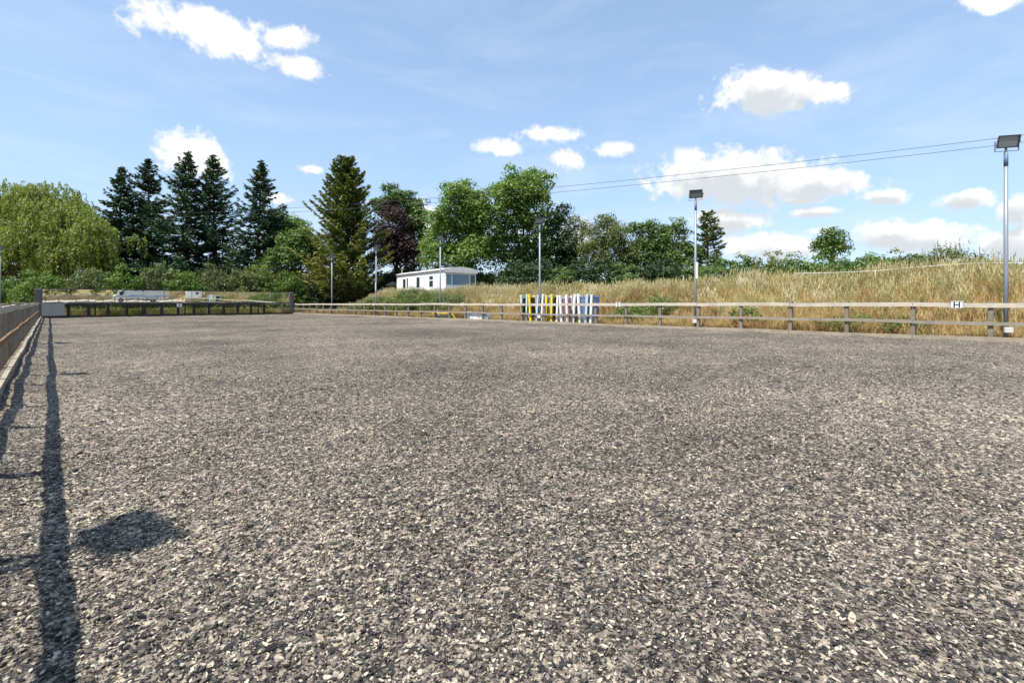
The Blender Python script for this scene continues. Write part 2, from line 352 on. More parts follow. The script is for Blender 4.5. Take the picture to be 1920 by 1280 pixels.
def chip_mesh(seed, n=7, thick=.22, ragged=.35, bend=.15):
    r = random.Random(seed); vs = []; k = n
    ang = sorted([2 * math.pi * (i + r.uniform(-.3, .3)) / k for i in range(k)])
    rad = [r.uniform(1 - ragged, 1) for _ in ang]; b = MB()
    top = [(math.cos(a) * q * .5, math.sin(a) * q * .28, thick * r.uniform(.3, .6) + bend * (math.cos(a) * q) ** 2 * .4) for a, q in zip(ang, rad)]
    bot = [(x * 1.12, y * 1.15, z - thick) for x, y, z in top]
    b.add(top + bot + [(0, 0, thick * .62)], [(i, (i + 1) % k, 2 * k) for i in range(k)] + [(k + i, k + (i + 1) % k, (i + 1) % k, i) for i in range(k)])
    return b.mesh('shred', m_chip)
def chip_points(n, rmin, rmax, seed):
    r = np.random.default_rng(seed); N = n * 3
    rad = rmin + (rmax - rmin) * r.random(N) ** .8; th = r.uniform(R(-14), R(104), N)
    x = rad * np.sin(th); y = rad * np.cos(th)
    k = (x > FX0 + .12) & (x < FX1 - .1) & (y > FY0 + .1); x, y = x[k][:n], y[k][:n]
    return x, y
for i, (cnt, r0, r1, s0, s1) in enumerate([(48000, .6, 6, .009, .027), (90000, .6, 7, .005, .016), (44000, .9, 9, .010, .030), (56000, 4, 19, .014, .036), (2600, .8, 18, .025, .055)]):
    x, y = chip_points(cnt, r0, r1, 50 + i); n = len(x); r = np.random.default_rng(90 + i)
    s = s0 + (s1 - s0) * r.random(n) ** 1.7
    clump = .5 + .5 * np.sin(x * 1.3 + 2 * np.sin(y * .7)) * np.sin(y * 1.1 + 1.5 * np.sin(x * .9))
    tint = np.clip(.05 + .95 * r.random(n) ** (.66 + .55 * clump), 0, 1)
    if i == 4: tint = np.clip(.9 * r.random(n) ** 2.2, 0, 1)
    P = np.stack([x, y, surf(x, y) + .004 + .006 * r.random(n)], -1)
    rot = np.stack([r.normal(0, .24, n), r.normal(0, .24, n), r.uniform(0, 6.28, n)], -1)
    scl = np.stack([s * r.uniform(.9, 1.5, n), s * r.uniform(.55, 1.3, n), s * r.uniform(.3, .7, n)], -1)
    scatter('surface_shreds', chip_mesh(i + 3, 6 + i % 3, .22 + .05 * (i % 3), .3 + .08 * (i % 3)), P, rot, scl, tint,
            ['pale and dark fibre shreds loose on the arena surface', 'fine fibre crumbs between the shreds of the arena surface', 'mixed shreds scattered on the arena surface', 'shreds lying over the middle of the arena surface', 'large curled shreds lying singly on the arena surface'][i], 'shreds')

# ---------------------------------------------------------------- timber fences
m_rail = wood('rail_wood', (.26, .225, .175), (.52, .465, .38), (.66, .60, .50), (14, .8, 14))
m_railx = wood('rail_wood_cross', (.16, .14, .11), (.33, .29, .235), (.46, .41, .33), (.8, 14, 14))
m_post = wood('post_wood', (.10, .085, .065), (.22, .19, .15), (.36, .32, .26), (14, 14, .9))
m_mid = wood('lower_rail_wood', (.13, .11, .085), (.29, .255, .205), (.45, .40, .33), (14, .8, 14))
m_brown = wood('brown_rail_wood', (.10, .065, .035), (.22, .145, .08), (.33, .24, .15), (14, .8, 14))
m_dark = wood('dark_end_wood', (.018, .016, .016), (.045, .041, .040), (.085, .078, .074), (1, 12, 12))
m_kerb = wood('kerb_wood', (.16, .135, .10), (.34, .29, .22), (.50, .44, .34), (14, .7, 14))

def plank(parent, name, p0, p1, w, h, m, z_sag=.02, seg=4, out=0.0):
    """board from p0 to p1, w thick sideways, h tall, slightly warped"""
    p0 = Vector(p0); p1 = Vector(p1); d = (p1 - p0); L = d.length; d.normalize(); s = Vector((-d.y, d.x, 0)).normalized(); up = Vector((0, 0, 1))
    c0 = (p0 + p1) / 2; b = MB(); vs = []
    a1, a2 = random.uniform(-1, 1) * z_sag, random.uniform(-1, 1) * z_sag
    for i in range(seg + 1):
        t_ = i / seg; p = p0.lerp(p1, t_) - c0; k = math.sin(math.pi * t_)
        hh_ = h * (1 + random.uniform(-.05, .05)); p = p + up * a1 * k + s * a2 * k * .7
        for (u, v) in ((-.5, -.5), (.5, -.5), (.5, .5), (-.5, .5)): vs.append(p + s * u * w + up * v * hh_)
    fs = []
    for i in range(seg):
        for j in range(4): fs.append((i * 4 + j, i * 4 + (j + 1) % 4, (i + 1) * 4 + (j + 1) % 4, (i + 1) * 4 + j))
    fs += [(3, 2, 1, 0), tuple(seg * 4 + j for j in range(4))]
    b.add(vs, fs); return b.build(name, m, parent, loc=c0)
post_me = [MB().box(-.062, .062, -.06, .06, -.35, 1.24 + dz, jit=.006).mesh('post', m_post, bevel=.008) for dz in (0, .03, -.02)]
def fence(label, group, line, ys, m_top, m_low, zf, inner, horiz_x=True, hgt=1.22):
    root = empty('post_and_rail_fence', (line if horiz_x else ys[0], ys[0] if horiz_x else line, 0)); tag(root, label, 'fence', group)
    r0 = Vector(root.location); P = []
    for y in ys:
        p = Vector((line, y, 0)) if horiz_x else Vector((y, line, 0)); p.z = zf(p.x, p.y); P.append(p)
        o = link('post', random.choice(post_me), root, loc=p - r0); o.rotation_euler = (random.gauss(0, .012), random.gauss(0, .012), random.gauss(0, .06)); o.scale = (.82, .82, hgt / 1.22) if inner > 0 else (1, 1, hgt / 1.22)
    off = Vector((inner * .09, 0, 0)) if horiz_x else Vector((0, inner * .09, 0))
    i = 0; st = random.choice((0, 1))
    for (zz, h, m) in ((hgt - .085, .13, m_top), (hgt * .47, .10, m_low)):
        i = 0
        while i < len(P) - 1:
            j = min(i + (2 if i else 1 + st), len(P) - 1)
            a = P[i] - r0 + off + Vector((0, 0, zz + random.uniform(-.012, .012))); c_ = P[j] - r0 + off + Vector((0, 0, zz + random.uniform(-.012, .012)))
            d = (c_ - a).normalized() * .006
            plank(root, 'rail', a + d, c_ - d, .04, h, m); i = j
    i = 0
    while i < len(P) - 1:
        j = min(i + 2, len(P) - 1); o2 = off * 2.3
        a = P[i] - r0 + o2 + Vector((0, 0, .07 + random.uniform(-.02, .015))); c_ = P[j] - r0 + o2 + Vector((0, 0, .07 + random.uniform(-.02, .015)))
        d = (c_ - a).normalized() * .008
        plank(root, 'kerb_board', a + d, c_ - d, .06, .17, m_kerb, .02); i = j
    return root
SP = 1.75
ysr = [-.34 + SP * k for k in range(-3, 32)]; ysr = [y for y in ysr if y < FY1 - .3] + [FY1 - .12]
def zar(x, y): return float(arena_z(x, y))
fence('pale sunlit post and rail fence along the foot of the dry grass bank', 'arena boundary fences', FX1, ysr, m_rail, m_mid, zar, -1, hgt=1.19)
ysl = [-5.5 + 1.75 * k for k in range(0, 35)]; ysl = [y for y in ysl if y < FY1 - .3]
fence('weathered post and rail fence with brown lower rails, leading to the grey mirror post', 'arena boundary fences', FX0, ysl, m_rail, m_brown, zar, 1, hgt=1.25)
xsn = [FX0 + .5 + 1.75 * k for k in range(12)]
fence('post and rail fence between the arena and the hardcore yard', 'arena boundary fences', FY0, [x for x in xsn if x < FX1], m_rail, m_mid, zar, 1, horiz_x=False)

# far end: dark fence with mirrors above
root = empty('dark_end_fence', (FX0, FY1, 0)); tag(root, 'dark stained fence of posts and rails under the long mirrors', 'fence', 'arena boundary fences')
r0 = Vector((FX0, FY1, 0)); W_ = FX1 - FX0
xs = [.55 + 1.28 * k for k in range(0, 14)]
for x in xs:
    wdt = .07 if int(x * 7) % 3 else .11
    MB().box(-wdt, wdt, -.05, .05, -.3, 1.2, jit=.006).build('post', m_dark, root, loc=(x, 0, 0), bevel=.006)
xe = xs[-1]; xr = [.3] + [x for i, x in enumerate(xs) if i % 2] 
for a, c_ in zip(xr[:-1], xr[1:]):
    for (z, h) in ((1.13, .13), (.97, .07), (.52, .05)):
        plank(root, 'rail', (a + .006, -.075, z), (c_ - .006, -.075, z), .04, h, m_dark)
for k in range(8):
    plank(root, 'kerb_board', (.1 + k * 2.5, -.16, .08), (2.59 + k * 2.5, -.16, .08), .06, .2, m_dark, .012)
# paler last bays by the corner
for x in (W_ - 1.45, W_ - .95): MB().box(-.035, .035, -.04, .04, -.3, 1.12, jit=.005).build('post', m_post, root, loc=(x, 0, 0))
for z in (1.1, .6): plank(root, 'rail', (xe + .1, -.07, z), (W_ - .3, -.07, z), .035, .07, m_railx)
m_panelg = simple('grey_board', (.36, .355, .32), .85, .1, var=.25, scale=14, dirt=(.30, .30, .26))
bd = MB().box(.24, 1.60, -.03, .03, .1, 1.16).box(.2, 1.78, -.05, .05, 1.165, 1.25).build('fence_board', m_panelg, root); tag(bd, 'pale grey solid board filling the bay beside the corner post')
bd.location = (0, -.13, 0)

m_mirror, t, b = mat('mirror_glass', .015, .5, 1.0); b.inputs['Base Color'].default_value = (.80, .83, .82, 1)
n = noise(t, .7, 2, .5); bump(t, b, n, .05, .05)
m_frame = simple('mirror_frame', (.13, .125, .13), .6, .3, var=.3, scale=5)
m_steel = simple('grey_panel_post', (.11, .105, .115), .65, .3, var=.25, scale=4, scl=(1, 1, .4))
mw = empty('arena_mirrors', (FX0, FY1 + .12, 0)); tag(mw, 'long row of riding mirrors above the dark end fence, reflecting the yard', 'mirror')
NP = 12; x0 = .28; pw = (W_ - .5 - x0) / NP
for k in range(NP):
    o = MB().box(-pw / 2 + .008, pw / 2 - .008, -.004, .004, -.56, .56).build('mirror_panel', m_mirror, mw, loc=(x0 + pw * (k + .5), -.03, 1.85))
    o.rotation_euler = (R(.62 + random.uniform(-.12, .12)), R(random.uniform(-.1, .1)), R(random.uniform(-.25, .25)))
MB().box(x0, W_ - .5, .045, .09, 1.24, 2.44).build('backing_board', m_frame, mw)
MB().box(x0 - .02, W_ - .48, -.06, .10, 2.445, 2.475).build('frame_rail', m_frame, mw)
MB().box(x0 - .02, W_ - .48, -.06, .10, 1.205, 1.235).build('frame_rail', m_frame, mw)
for k in range(0, NP + 1, 2): MB().box(-.05, .05, .095, .2, -.3, 2.4).build('support_post', m_dark, mw, loc=(x0 + pw * k, 0, 0))
for x, w in ((.02, .44), (W_ - .42, .40)):
    o = MB().box(0, w, -.2, .04, -.2, 2.5, jit=.004).build('end_post', m_steel, mw, loc=(x - .2, 0, 0), bevel=.01)
    MB().box(.02, w - .02, -.205, -.2005, 2.36, 2.42).build('bolt_plate', m_panelg, o)

# ---------------------------------------------------------------- dressage letters
m_white = simple('sign_white', (.80, .80, .78), .5, .4, var=.06, scale=8)
m_ink = simple('sign_ink', (.02, .025, .06), .5, .4, var=.1)
def letter(ch, name_label, x, y, z, face, size=.27):
    r = empty('dressage_letter', (x, y, z), face); tag(r, name_label, 'sign', 'dressage letter boards on the fences')
    s = size / 2
    MB().box(-s, s, -.008, .008, -s * .78, s * .78).build('plate', m_white, r, bevel=.006)
    b = MB(); w = .014
    for (u0, u1, v0, v1) in ((-s + .006, s - .006, s * .78 - w - .006, s * .78 - .006), (-s + .006, s - .006, -s * .78 + .006, -s * .78 + w + .006), (-s + .006, -s + .006 + w, -s * .78 + w + .007, s * .78 - w - .007), (s - .006 - w, s - .006, -s * .78 + w + .007, s * .78 - w - .007)):
        b.box(u0, u1, -.012, -.0085, v0, v1)
    b.build('border', m_ink, r)
    cu = bpy.data.curves.new('glyph', 'FONT'); cu.body = ch; cu.size = size * .82; cu.align_x = 'CENTER'; cu.align_y = 'CENTER'; cu.extrude = .002; cu.offset = .006
    to = bpy.data.objects.new('glyph_tmp', cu); col.objects.link(to); dg = bpy.context.evaluated_depsgraph_get()
    me = bpy.data.meshes.new_from_object(to.evaluated_get(dg)); bpy.data.objects.remove(to); me.materials.clear(); me.materials.append(m_ink)
    g = link('glyph', me, r, (0, -.0125, 0)); g.rotation_euler = (R(90), 0, 0)
    return r
FR = R(-90)   # local -Y turned to face -X
for ch, y in (('H', .38), ('S', 12.3), ('E', 24.35), ('V', 36.4), ('K', 48.4)):
    letter(ch, 'white square board lettered %s on the bank side fence' % ch, FX1 - .135, y, zar(FX1, y) + 1.10, FR, .29)
letter('A', 'white square board lettered A on the dark end fence', 8.9, FY1 - .13, 1.02, 0.0, .42)

# ---------------------------------------------------------------- floodlights
m_galv = simple('galvanised_steel', (.24, .27, .31), .5, .4, .3, var=.16, scale=3, scl=(1, 1, .3))
m_lampbody = simple('lamp_housing', (.05, .053, .056), .45, .4, .3, var=.2)
m_glass, t, b = mat('lamp_glass', .12, .6); b.inputs['Base Color'].default_value = (.10, .12, .125, 1)
m_box = simple('junction_box', (.62, .61, .57), .5, .4, var=.08)
m_sleeve = simple('blue_sleeve', (.10, .15, .26), .5, .3)
m_tubew = simple('sign_tube', (.78, .76, .66), .6, .3, var=.12, scale=3)
def floodlight(x, y, label, yaw, H=5.75, tilt=R(16), twin=False, box=True, tubez=None, lean=0.0):
    z = gz(x, y); r = empty('floodlight', (x, y, z)); tag(r, label, 'floodlight', 'floodlights around the arena')
    H = H - z
    MB().tube([(0, 0, -.3), (0, 0, 2.0), (0, 0, H)], [.056, .052, .045], 12).build('pole', m_galv, r, smooth=True)
    MB().tube([(0, 0, H - .02), (0, 0, H + .12)], [.03, .03], 8).build('spigot', m_galv, r)
    MB().tube([(0, 0, H - .42), (0, 0, H - .06)], [.051, .050], 12).build('sleeve', m_sleeve, r, smooth=True)
    heads = [(yaw, 0.0)] + ([(yaw + R(8), .30)] if twin else [])
    if twin: MB().box(-.40, .05, -.03, .38, H + .0, H + .035, M=RZ(yaw)).build('cross_arm', m_galv, r)
    for (yw, dy) in heads:
        M = T(0, 0, H + .30) @ RZ(yw) @ T(.03 - dy * .9, dy, 0) @ Matrix.Rotation(tilt, 4, 'Y')
        hd = MB(); hw, hh_, dp = .27, .18, .08
        f = [(dp, -hw, -hh_), (dp, hw, -hh_), (dp, hw, hh_), (dp, -hw, hh_)]; k = [(-dp, -hw * .72, -hh_ * .7), (-dp, hw * .72, -hh_ * .7), (-dp, hw * .72, hh_ * .7), (-dp, -hw * .72, hh_ * .7)]
        inn = [(dp, -hw + .03, -hh_ + .03), (dp, hw - .03, -hh_ + .03), (dp, hw - .03, hh_ - .03), (dp, -hw + .03, hh_ - .03)]; ind = [(dp - .03, y_, z_) for (_, y_, z_) in inn]
        vs = [M @ Vector(p) for p in f + k + inn + ind]
        fs = [(4 + i, 4 + (i + 1) % 4, (i + 1) % 4, i) for i in range(4)] + [(7, 6, 5, 4)] + [(i, (i + 1) % 4, 8 + (i + 1) % 4, 8 + i) for i in range(4)] + [(8 + i, 8 + (i + 1) % 4, 12 + (i + 1) % 4, 12 + i) for i in range(4)]
        ho = hd.add(vs, fs).build('lamp_head', m_lampbody, r)
        g = MB().add([M @ Vector((dp - .022, y_, z_)) for (_, y_, z_) in inn], [(0, 1, 2, 3)]); g.build('glass', m_glass, ho)
        bk = MB()
        for s_ in (-1, 1): bk.box(-.02, .02, s_ * (hw + .015) - .008, s_ * (hw + .015) + .008, -.27, .02, M=T(0, 0, H + .30) @ RZ(yw) @ T(.03 - dy * .9, dy, 0))
        bk.box(-.02, .02, -hw - .022, hw + .022, -.285, -.2705, M=T(0, 0, H + .30) @ RZ(yw) @ T(.03 - dy * .9, dy, 0)); bk.build('bracket', m_galv, r)
        MB().tube([M @ Vector((0, hw, 0)), M @ Vector((0, hw + .06, 0))], .025, 8).build('knob', m_lampbody, ho)
    if box:
        bz = .45 - z * .6
        fr = RZ(yaw)
        MB().box(.06, .14, -.10, .10, bz - .08, bz + .08, M=fr).build('junction_box', m_box, r, bevel=.01)
    if tubez:
        MB().box(.07, .16, -.035, .035, tubez - .3, tubez + .42, M=RZ(yaw + .5)).build('sign_tube', m_tubew, r, bevel=.01)
    r.rotation_euler = (random.gauss(0, .004), lean, 0); return r
YR = math.pi
FLX = FX1 + .28
for y, lab, yw, tz in ((-.66, 'floodlight on tall grey pole beside the fence board lettered H', YR + .55, None), (8.67, 'floodlight pole with pale tube fixed halfway up, before the oak trees', YR + .45, 2.55),
                       (17.76, 'floodlight on grey pole rising behind the coloured jump wings', YR + .35, None), (27.4, 'floodlight pole standing in front of the white mobile home', YR + .2, None),
                       (36.7, 'floodlight pole with pale tube, between the yellowing pine and the bramble mound', YR + .25, 2.6), (45.6, 'floodlight on the pole nearest the mirror corner on the bank side', YR + .2, None)):
    floodlight(FLX, y, lab, yw, 5.75, tubez=tz, box=(y < 30))
for y, lab, tw in ((3.25, 'floodlight outside the brown railed fence, nearest the yard', False), (11.6, 'second floodlight outside the fence with brown rails', False), (20.8, 'third floodlight outside the fence with brown rails', False), (30, 'fourth floodlight outside the fence with brown rails', False), (39.2, 'fifth floodlight outside the fence with brown rails', False),
                   (48.6, 'floodlight in front of the weeping willow, last before the mirrors', False), (57.6, 'floodlight on grey pole among shrubs beyond the mirror corner post', False)):
    floodlight(-2.93, y, lab, 0.15, 5.6, twin=tw, box=False)

# ---------------------------------------------------------------- foliage
def leaves_mesh(name, C, N, L, W, tint, m, up=None):
    """C centres, N leaf normals, L long axis (unit), lengths baked in W=(len,wid)"""
    n = len(C); L = L - N * np.sum(L * N, 1, keepdims=True); L /= np.linalg.norm(L, axis=1, keepdims=True) + 1e-9
    S = np.cross(N, L); ln = W[0][:, None] * .5; wd = W[1][:, None] * .5
    v = np.stack([C - L * ln, C + S * wd - L * ln * .1, C + L * ln, C - S * wd + L * ln * .1], 1).reshape(-1, 3).astype(np.float32)
    me = bpy.data.meshes.new(name); me.vertices.add(4 * n); me.vertices.foreach_set('co', v.ravel())
    me.loops.add(4 * n); me.loops.foreach_set('vertex_index', np.arange(4 * n, dtype=np.int32))
    me.polygons.add(n); me.polygons.foreach_set('loop_start', np.arange(0, 4 * n, 4, dtype=np.int32)); me.polygons.foreach_set('loop_total', np.full(n, 4, np.int32))
    a = me.attributes.new('tint', 'FLOAT', 'POINT'); a.data.foreach_set('value', np.repeat(np.clip(tint, 0, 1), 4).astype(np.float32))
    me.materials.append(m); me.update(calc_edges=True); return me
def unit(v): return v / (np.linalg.norm(v, axis=-1, keepdims=True) + 1e-9)
def rdir(n): return unit(rng.normal(size=(n, 3)))
m_bark = wood('bark', (.035, .028, .02), (.085, .07, .052), (.15, .13, .10), (10, 10, 1.2))
m_barkr = wood('pine_bark', (.08, .045, .03), (.17, .10, .065), (.27, .18, .13), (10, 10, 1.2))
LM = dict(
    ash=leafmat('ash_leaves', (0.048, 0.099, 0.022), (0.132, 0.221, 0.045), (0.270, 0.362, 0.103), .38),
    oak=leafmat('oak_leaves', (0.039, 0.078, 0.018), (0.091, 0.159, 0.036), (0.189, 0.267, 0.075)),
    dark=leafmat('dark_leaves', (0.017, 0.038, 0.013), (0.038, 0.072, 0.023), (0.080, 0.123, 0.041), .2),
    copper=leafmat('copper_leaves', (0.022, 0.012, 0.014), (0.048, 0.026, 0.029), (0.090, 0.060, 0.054), .2),
    birch=leafmat('birch_leaves', (0.060, 0.084, 0.022), (0.126, 0.156, 0.043), (0.216, 0.240, 0.084)),
    willow=leafmat('willow_leaves', (0.077, 0.115, 0.025), (0.188, 0.237, 0.055), (0.362, 0.394, 0.119), .36),
    lime=leafmat('lime_leaves', (.07, .11, .016), (.15, .20, .030), (.25, .29, .06), .35),
    hedge=leafmat('hedge_leaves', (0.046, 0.091, 0.016), (0.111, 0.189, 0.034), (0.208, 0.293, 0.065)),
    sage=leafmat('sage_leaves', (0.056, 0.077, 0.027), (0.125, 0.156, 0.060), (0.237, 0.269, 0.119)),
    fir=leafmat('fir_needles', (0.013, 0.034, 0.018), (0.036, 0.076, 0.039), (0.140, 0.203, 0.084), .12),
    pine=leafmat('pine_needles', (0.034, 0.064, 0.017), (0.098, 0.136, 0.034), (0.241, 0.247, 0.069), .2),
    bramble=leafmat('bramble_leaves', (0.048, 0.078, 0.019), (0.114, 0.162, 0.038), (0.228, 0.264, 0.084)))
def tree(name, label, zc, lobes, kind, leaf=.30, dens=1.0, group=None, cat='tree', base=None, trunk=.28, clump=.95, hang=0.0, gap=.0, limbs=True, depth=.9, skirt=True):
    """lobes in photo pixels (px, py, rx, ry) at depth zc; the crown is round in depth as well"""
    k = zc / FPX; pc = sum(l[0] * l[2] for l in lobes) / sum(l[2] for l in lobes)
    x, y = at(pc, zc); z0 = gz(x, y) if base is None else base
    root = empty(name, (x, y, z0)); tag(root, label, cat, group)
    CC = []; CR = []; CT = []
    E = []
    for (px, py, rx, ry) in lobes:
        c = np.array(RV) * ((px - pc) * k) + np.array([0, 0, hz(py, zc) - z0]) + np.array(FV) * rng.normal(0, rx * k * .18)
        a = np.array([rx * k, rx * k * depth, ry * k]) * 1.06; E.append((c, a))
    sub = []
    for (c, a) in E:
        for _ in range(6):
            d = rdir(1)[0]; d[2] = d[2] * .9 + .25; q = a * rng.uniform(.30, .52)
            o_ = (d[0] * np.array(RV) * a[0] + d[1] * np.array(FV) * a[1] + np.array([0, 0, d[2] * a[2]])) * .84
            sub.append((c + o_, np.array([q.mean()] * 3) * np.array([1.1, 1.1, .85])))
    if skirt:
        ww = max(abs(np.dot(c, np.array(RV))) + a[0] for c, a in E) * .62; zl = min(c[2] - a[2] for c, a in E)
        for q in range(5): sub.append((np.array(RV) * ww * (q - 2) / 2 * rng.uniform(.7, 1.1) + np.array(FV) * rng.normal(0, .8) + np.array([0, 0, max(.8, zl * rng.uniform(.35, .8))]), np.array([ww * .45, ww * .45, max(.9, zl * .45)])))
    for (c, a) in [(c, a * .93) for c, a in E] + sub:
        n = int(max(8, 15 * dens * (a[0] * a[2] + a[0] * a[1] + a[1] * a[2]) / (3 * clump * clump)))
        d = rdir(n); d[:, 2] = np.where(d[:, 2] < -.55, -d[:, 2], d[:, 2]); q = rng.uniform(.45, 1.0, n) ** .6
        loc = d * q[:, None] * a * .92
        p = c + loc[:, :1] * np.array(RV) + loc[:, 1:2] * np.array(FV) + loc[:, 2:] * np.array([0, 0, 1.])
        keep = rng.random(n) > gap
        p = p[keep]; CC.append(p); CR.append(rng.uniform(.55, 1.15, len(p)) * clump * min(1, a.min() / clump * .7)); CT.append(np.full(len(p), 0.) + rng.normal(0, .13, len(p)))
    CC = np.concatenate(CC); CR = np.concatenate(CR); CT = np.concatenate(CT)
    ok = CC[:, 2] > .25; CC, CR, CT = CC[ok], CR[ok], CT[ok]
    per = np.maximum(6, (32 * (CR / clump) ** 2 * (clump / .95) ** 2 * (.30 / leaf) ** 1.6)).astype(int)
    idx = np.repeat(np.arange(len(CC)), per); n = len(idx)
    d = rdir(n); d[:, 2] = np.where((d[:, 2] < -.2) & (rng.random(n) < .7), -d[:, 2], d[:, 2])
    C = CC[idx] + d * (CR[idx] * rng.uniform(.35, 1.05, n) ** .7)[:, None] * np.array([1, 1, .8])
    if hang: C[:, 2] -= hang * rng.random(n) ** 2 * CR[idx]
    N = unit(d * .9 + rdir(n) * .6 + np.array([0, 0, .45])); L = rdir(n) + np.array([0, 0, -.5 - hang])
    ls = leaf * 1.15 * rng.uniform(.6, 1.3, n)
    tint = .46 + CT[idx] + rng.normal(0, .20, n)
    link('crown', leaves_mesh('crown', C, N, L, (ls, ls * (.55 if not hang else .38)), tint, LM[kind]), root)
    if limbs:
        b = MB(); top = max(c[2] for c, a in E); cen = np.mean([c for c, a in E], 0)
        th = max(.6, min(c[2] - a[2] * .5 for c, a in E))
        fork = Vector((cen[0] * .3, cen[1] * .3, th)); tr = trunk
        b.tube([(0, 0, -.4), (fork.x * .4, fork.y * .4, th * .5), fork], [tr * 1.25, tr, tr * .8], 9)
        for (c, a) in E:
            cv = Vector(c); m_ = fork.lerp(cv, .55) + Vector((random.gauss(0, .3), random.gauss(0, .3), .1))
            b.tube([fork - Vector((0, 0, .1)), m_, cv], [tr * .6, tr * .38, tr * .18], 6)
        js = rng.choice(len(CC), min(len(CC), 40), replace=False)
        for j in js:
            p = Vector(CC[j]); e = min(E, key=lambda q: np.linalg.norm(q[0] - CC[j]))[0]; q = Vector(e)
            b.tube([q, q.lerp(p, .5) + Vector((0, 0, .15)), p], [tr * .2, tr * .12, .02], 5)
        b.build('trunk', m_bark, root, smooth=True)
    else:
        b = MB()
        for _ in range(7):
            j = rng.integers(len(CC)); p = Vector(CC[j]); b.tube([(p.x * .5, p.y * .5, -.2), (p.x * .8, p.y * .8, p.z * .55), p], [.05, .035, .012], 5)
        b.build('stem', m_bark, root)
    return root
def conifer(name, label, px, ytop, zc, half_px, kind, group=None, rise=0.0, step=.36, bare=.06, droop=.22, wide=.95, spray=.5, seed=0, nb=6, fill=1.0, yellow=0.0, barkm=None, lean=0.0, power=.75):
    x, y = at(px, zc); z0 = gz(x, y); H = hz(ytop, zc) - z0; Lm = half_px * zc / FPX
    root = empty(name, (x, y, z0)); tag(root, label, 'tree', group)
    r = np.random.default_rng(100 + seed); C = []; N = []; L = []; S1 = []; S2 = []; TT = []; b = MB()
    b.tube([(0, 0, -.4), (lean * .3, 0, H * .4), (lean * .8, 0, H * .8), (lean, 0, H)], [H * .016 + .06, H * .012 + .03, .06, .012], 8)
    z = H * bare; a0 = 0
    while z < H * .985:
        t_ = (z - H * bare) / (H * (1 - bare)); prof = (1 - t_) ** power * (.55 + .45 * min(1, t_ / .12 + .4))
        for q in range(nb):
            if r.random() > (.9 if math.sin(z * 2.1 + seed) < .5 else .68): continue
            a = a0 + 2 * math.pi * q / nb + r.normal(0, .25); ln = max(.25, Lm * prof * r.uniform(.5, 1.3) * (1 + (.24 if kind == 'fir' else .08) * math.cos(a - seed * 1.7))); zz = z + r.uniform(-.2, .2)
            dr = np.array([math.cos(a), math.sin(a), 0]); sd = np.array([-math.sin(a), math.cos(a), 0])
            up = rise + r.normal(0, .08) + (.5 * t_ if rise == 0 else .25 * t_)
            tipz = lambda s: up * ln * s - droop * ln * math.sin(s * 2.2) * (1 - .6 * t_) + .10 * ln * s ** 3
            pts = [(lean * z / H + dr[0] * ln * s, dr[1] * ln * s, zz + tipz(s)) for s in (0, .35, .7, 1.0)]
            b.tube(pts, [.03 + ln * .008, .028, .018, .006], 4, cap=False)
            ns = int(max(5, ln / .11 * fill)); s = r.uniform(.14, 1.02, ns) ** .75
            for s_ in s:
                wloc = wide * ln * .34 * (1.08 - s_) + .14
                for _ in range(2):
                    lat = r.normal(0, .6) * wloc
                    p = np.array([lean * z / H, 0, zz]) + dr * (ln * s_ - abs(lat) * .25) + sd * lat + np.array([0, 0, tipz(s_) - abs(lat) * .18 + r.normal(0, .07)])
                    C.append(p); L.append(dr * .9 + sd * np.sign(lat) * r.uniform(.1, .9) + np.array([0, 0, r.normal(-.15 + rise, .3)])); N.append(np.array([0, 0, 1.]) + r.normal(0, .42, 3))
                    sz = spray * r.uniform(.6, 1.25); S1.append(sz); S2.append(sz * r.uniform(.3, .5))
                    ye = yellow * max(0, (1 - t_) * 1.2 - .25) * (s_ ** 1.2) * (1.15 - .5 * (dr[0] * .7 - dr[1] * .7))
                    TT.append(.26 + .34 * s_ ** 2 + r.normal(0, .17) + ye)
        z += step * (1.25 - .5 * t_) * (H / 20) ** .3; a0 += 1.1
    C = np.array(C); link('crown', leaves_mesh('crown', C, unit(np.array(N)), unit(np.array(L)), (np.array(S1), np.array(S2)), np.array(TT), LM[kind]), root)
    b.build('trunk', barkm or m_bark, root, smooth=True); return root

GT = 'trees beyond the arena'
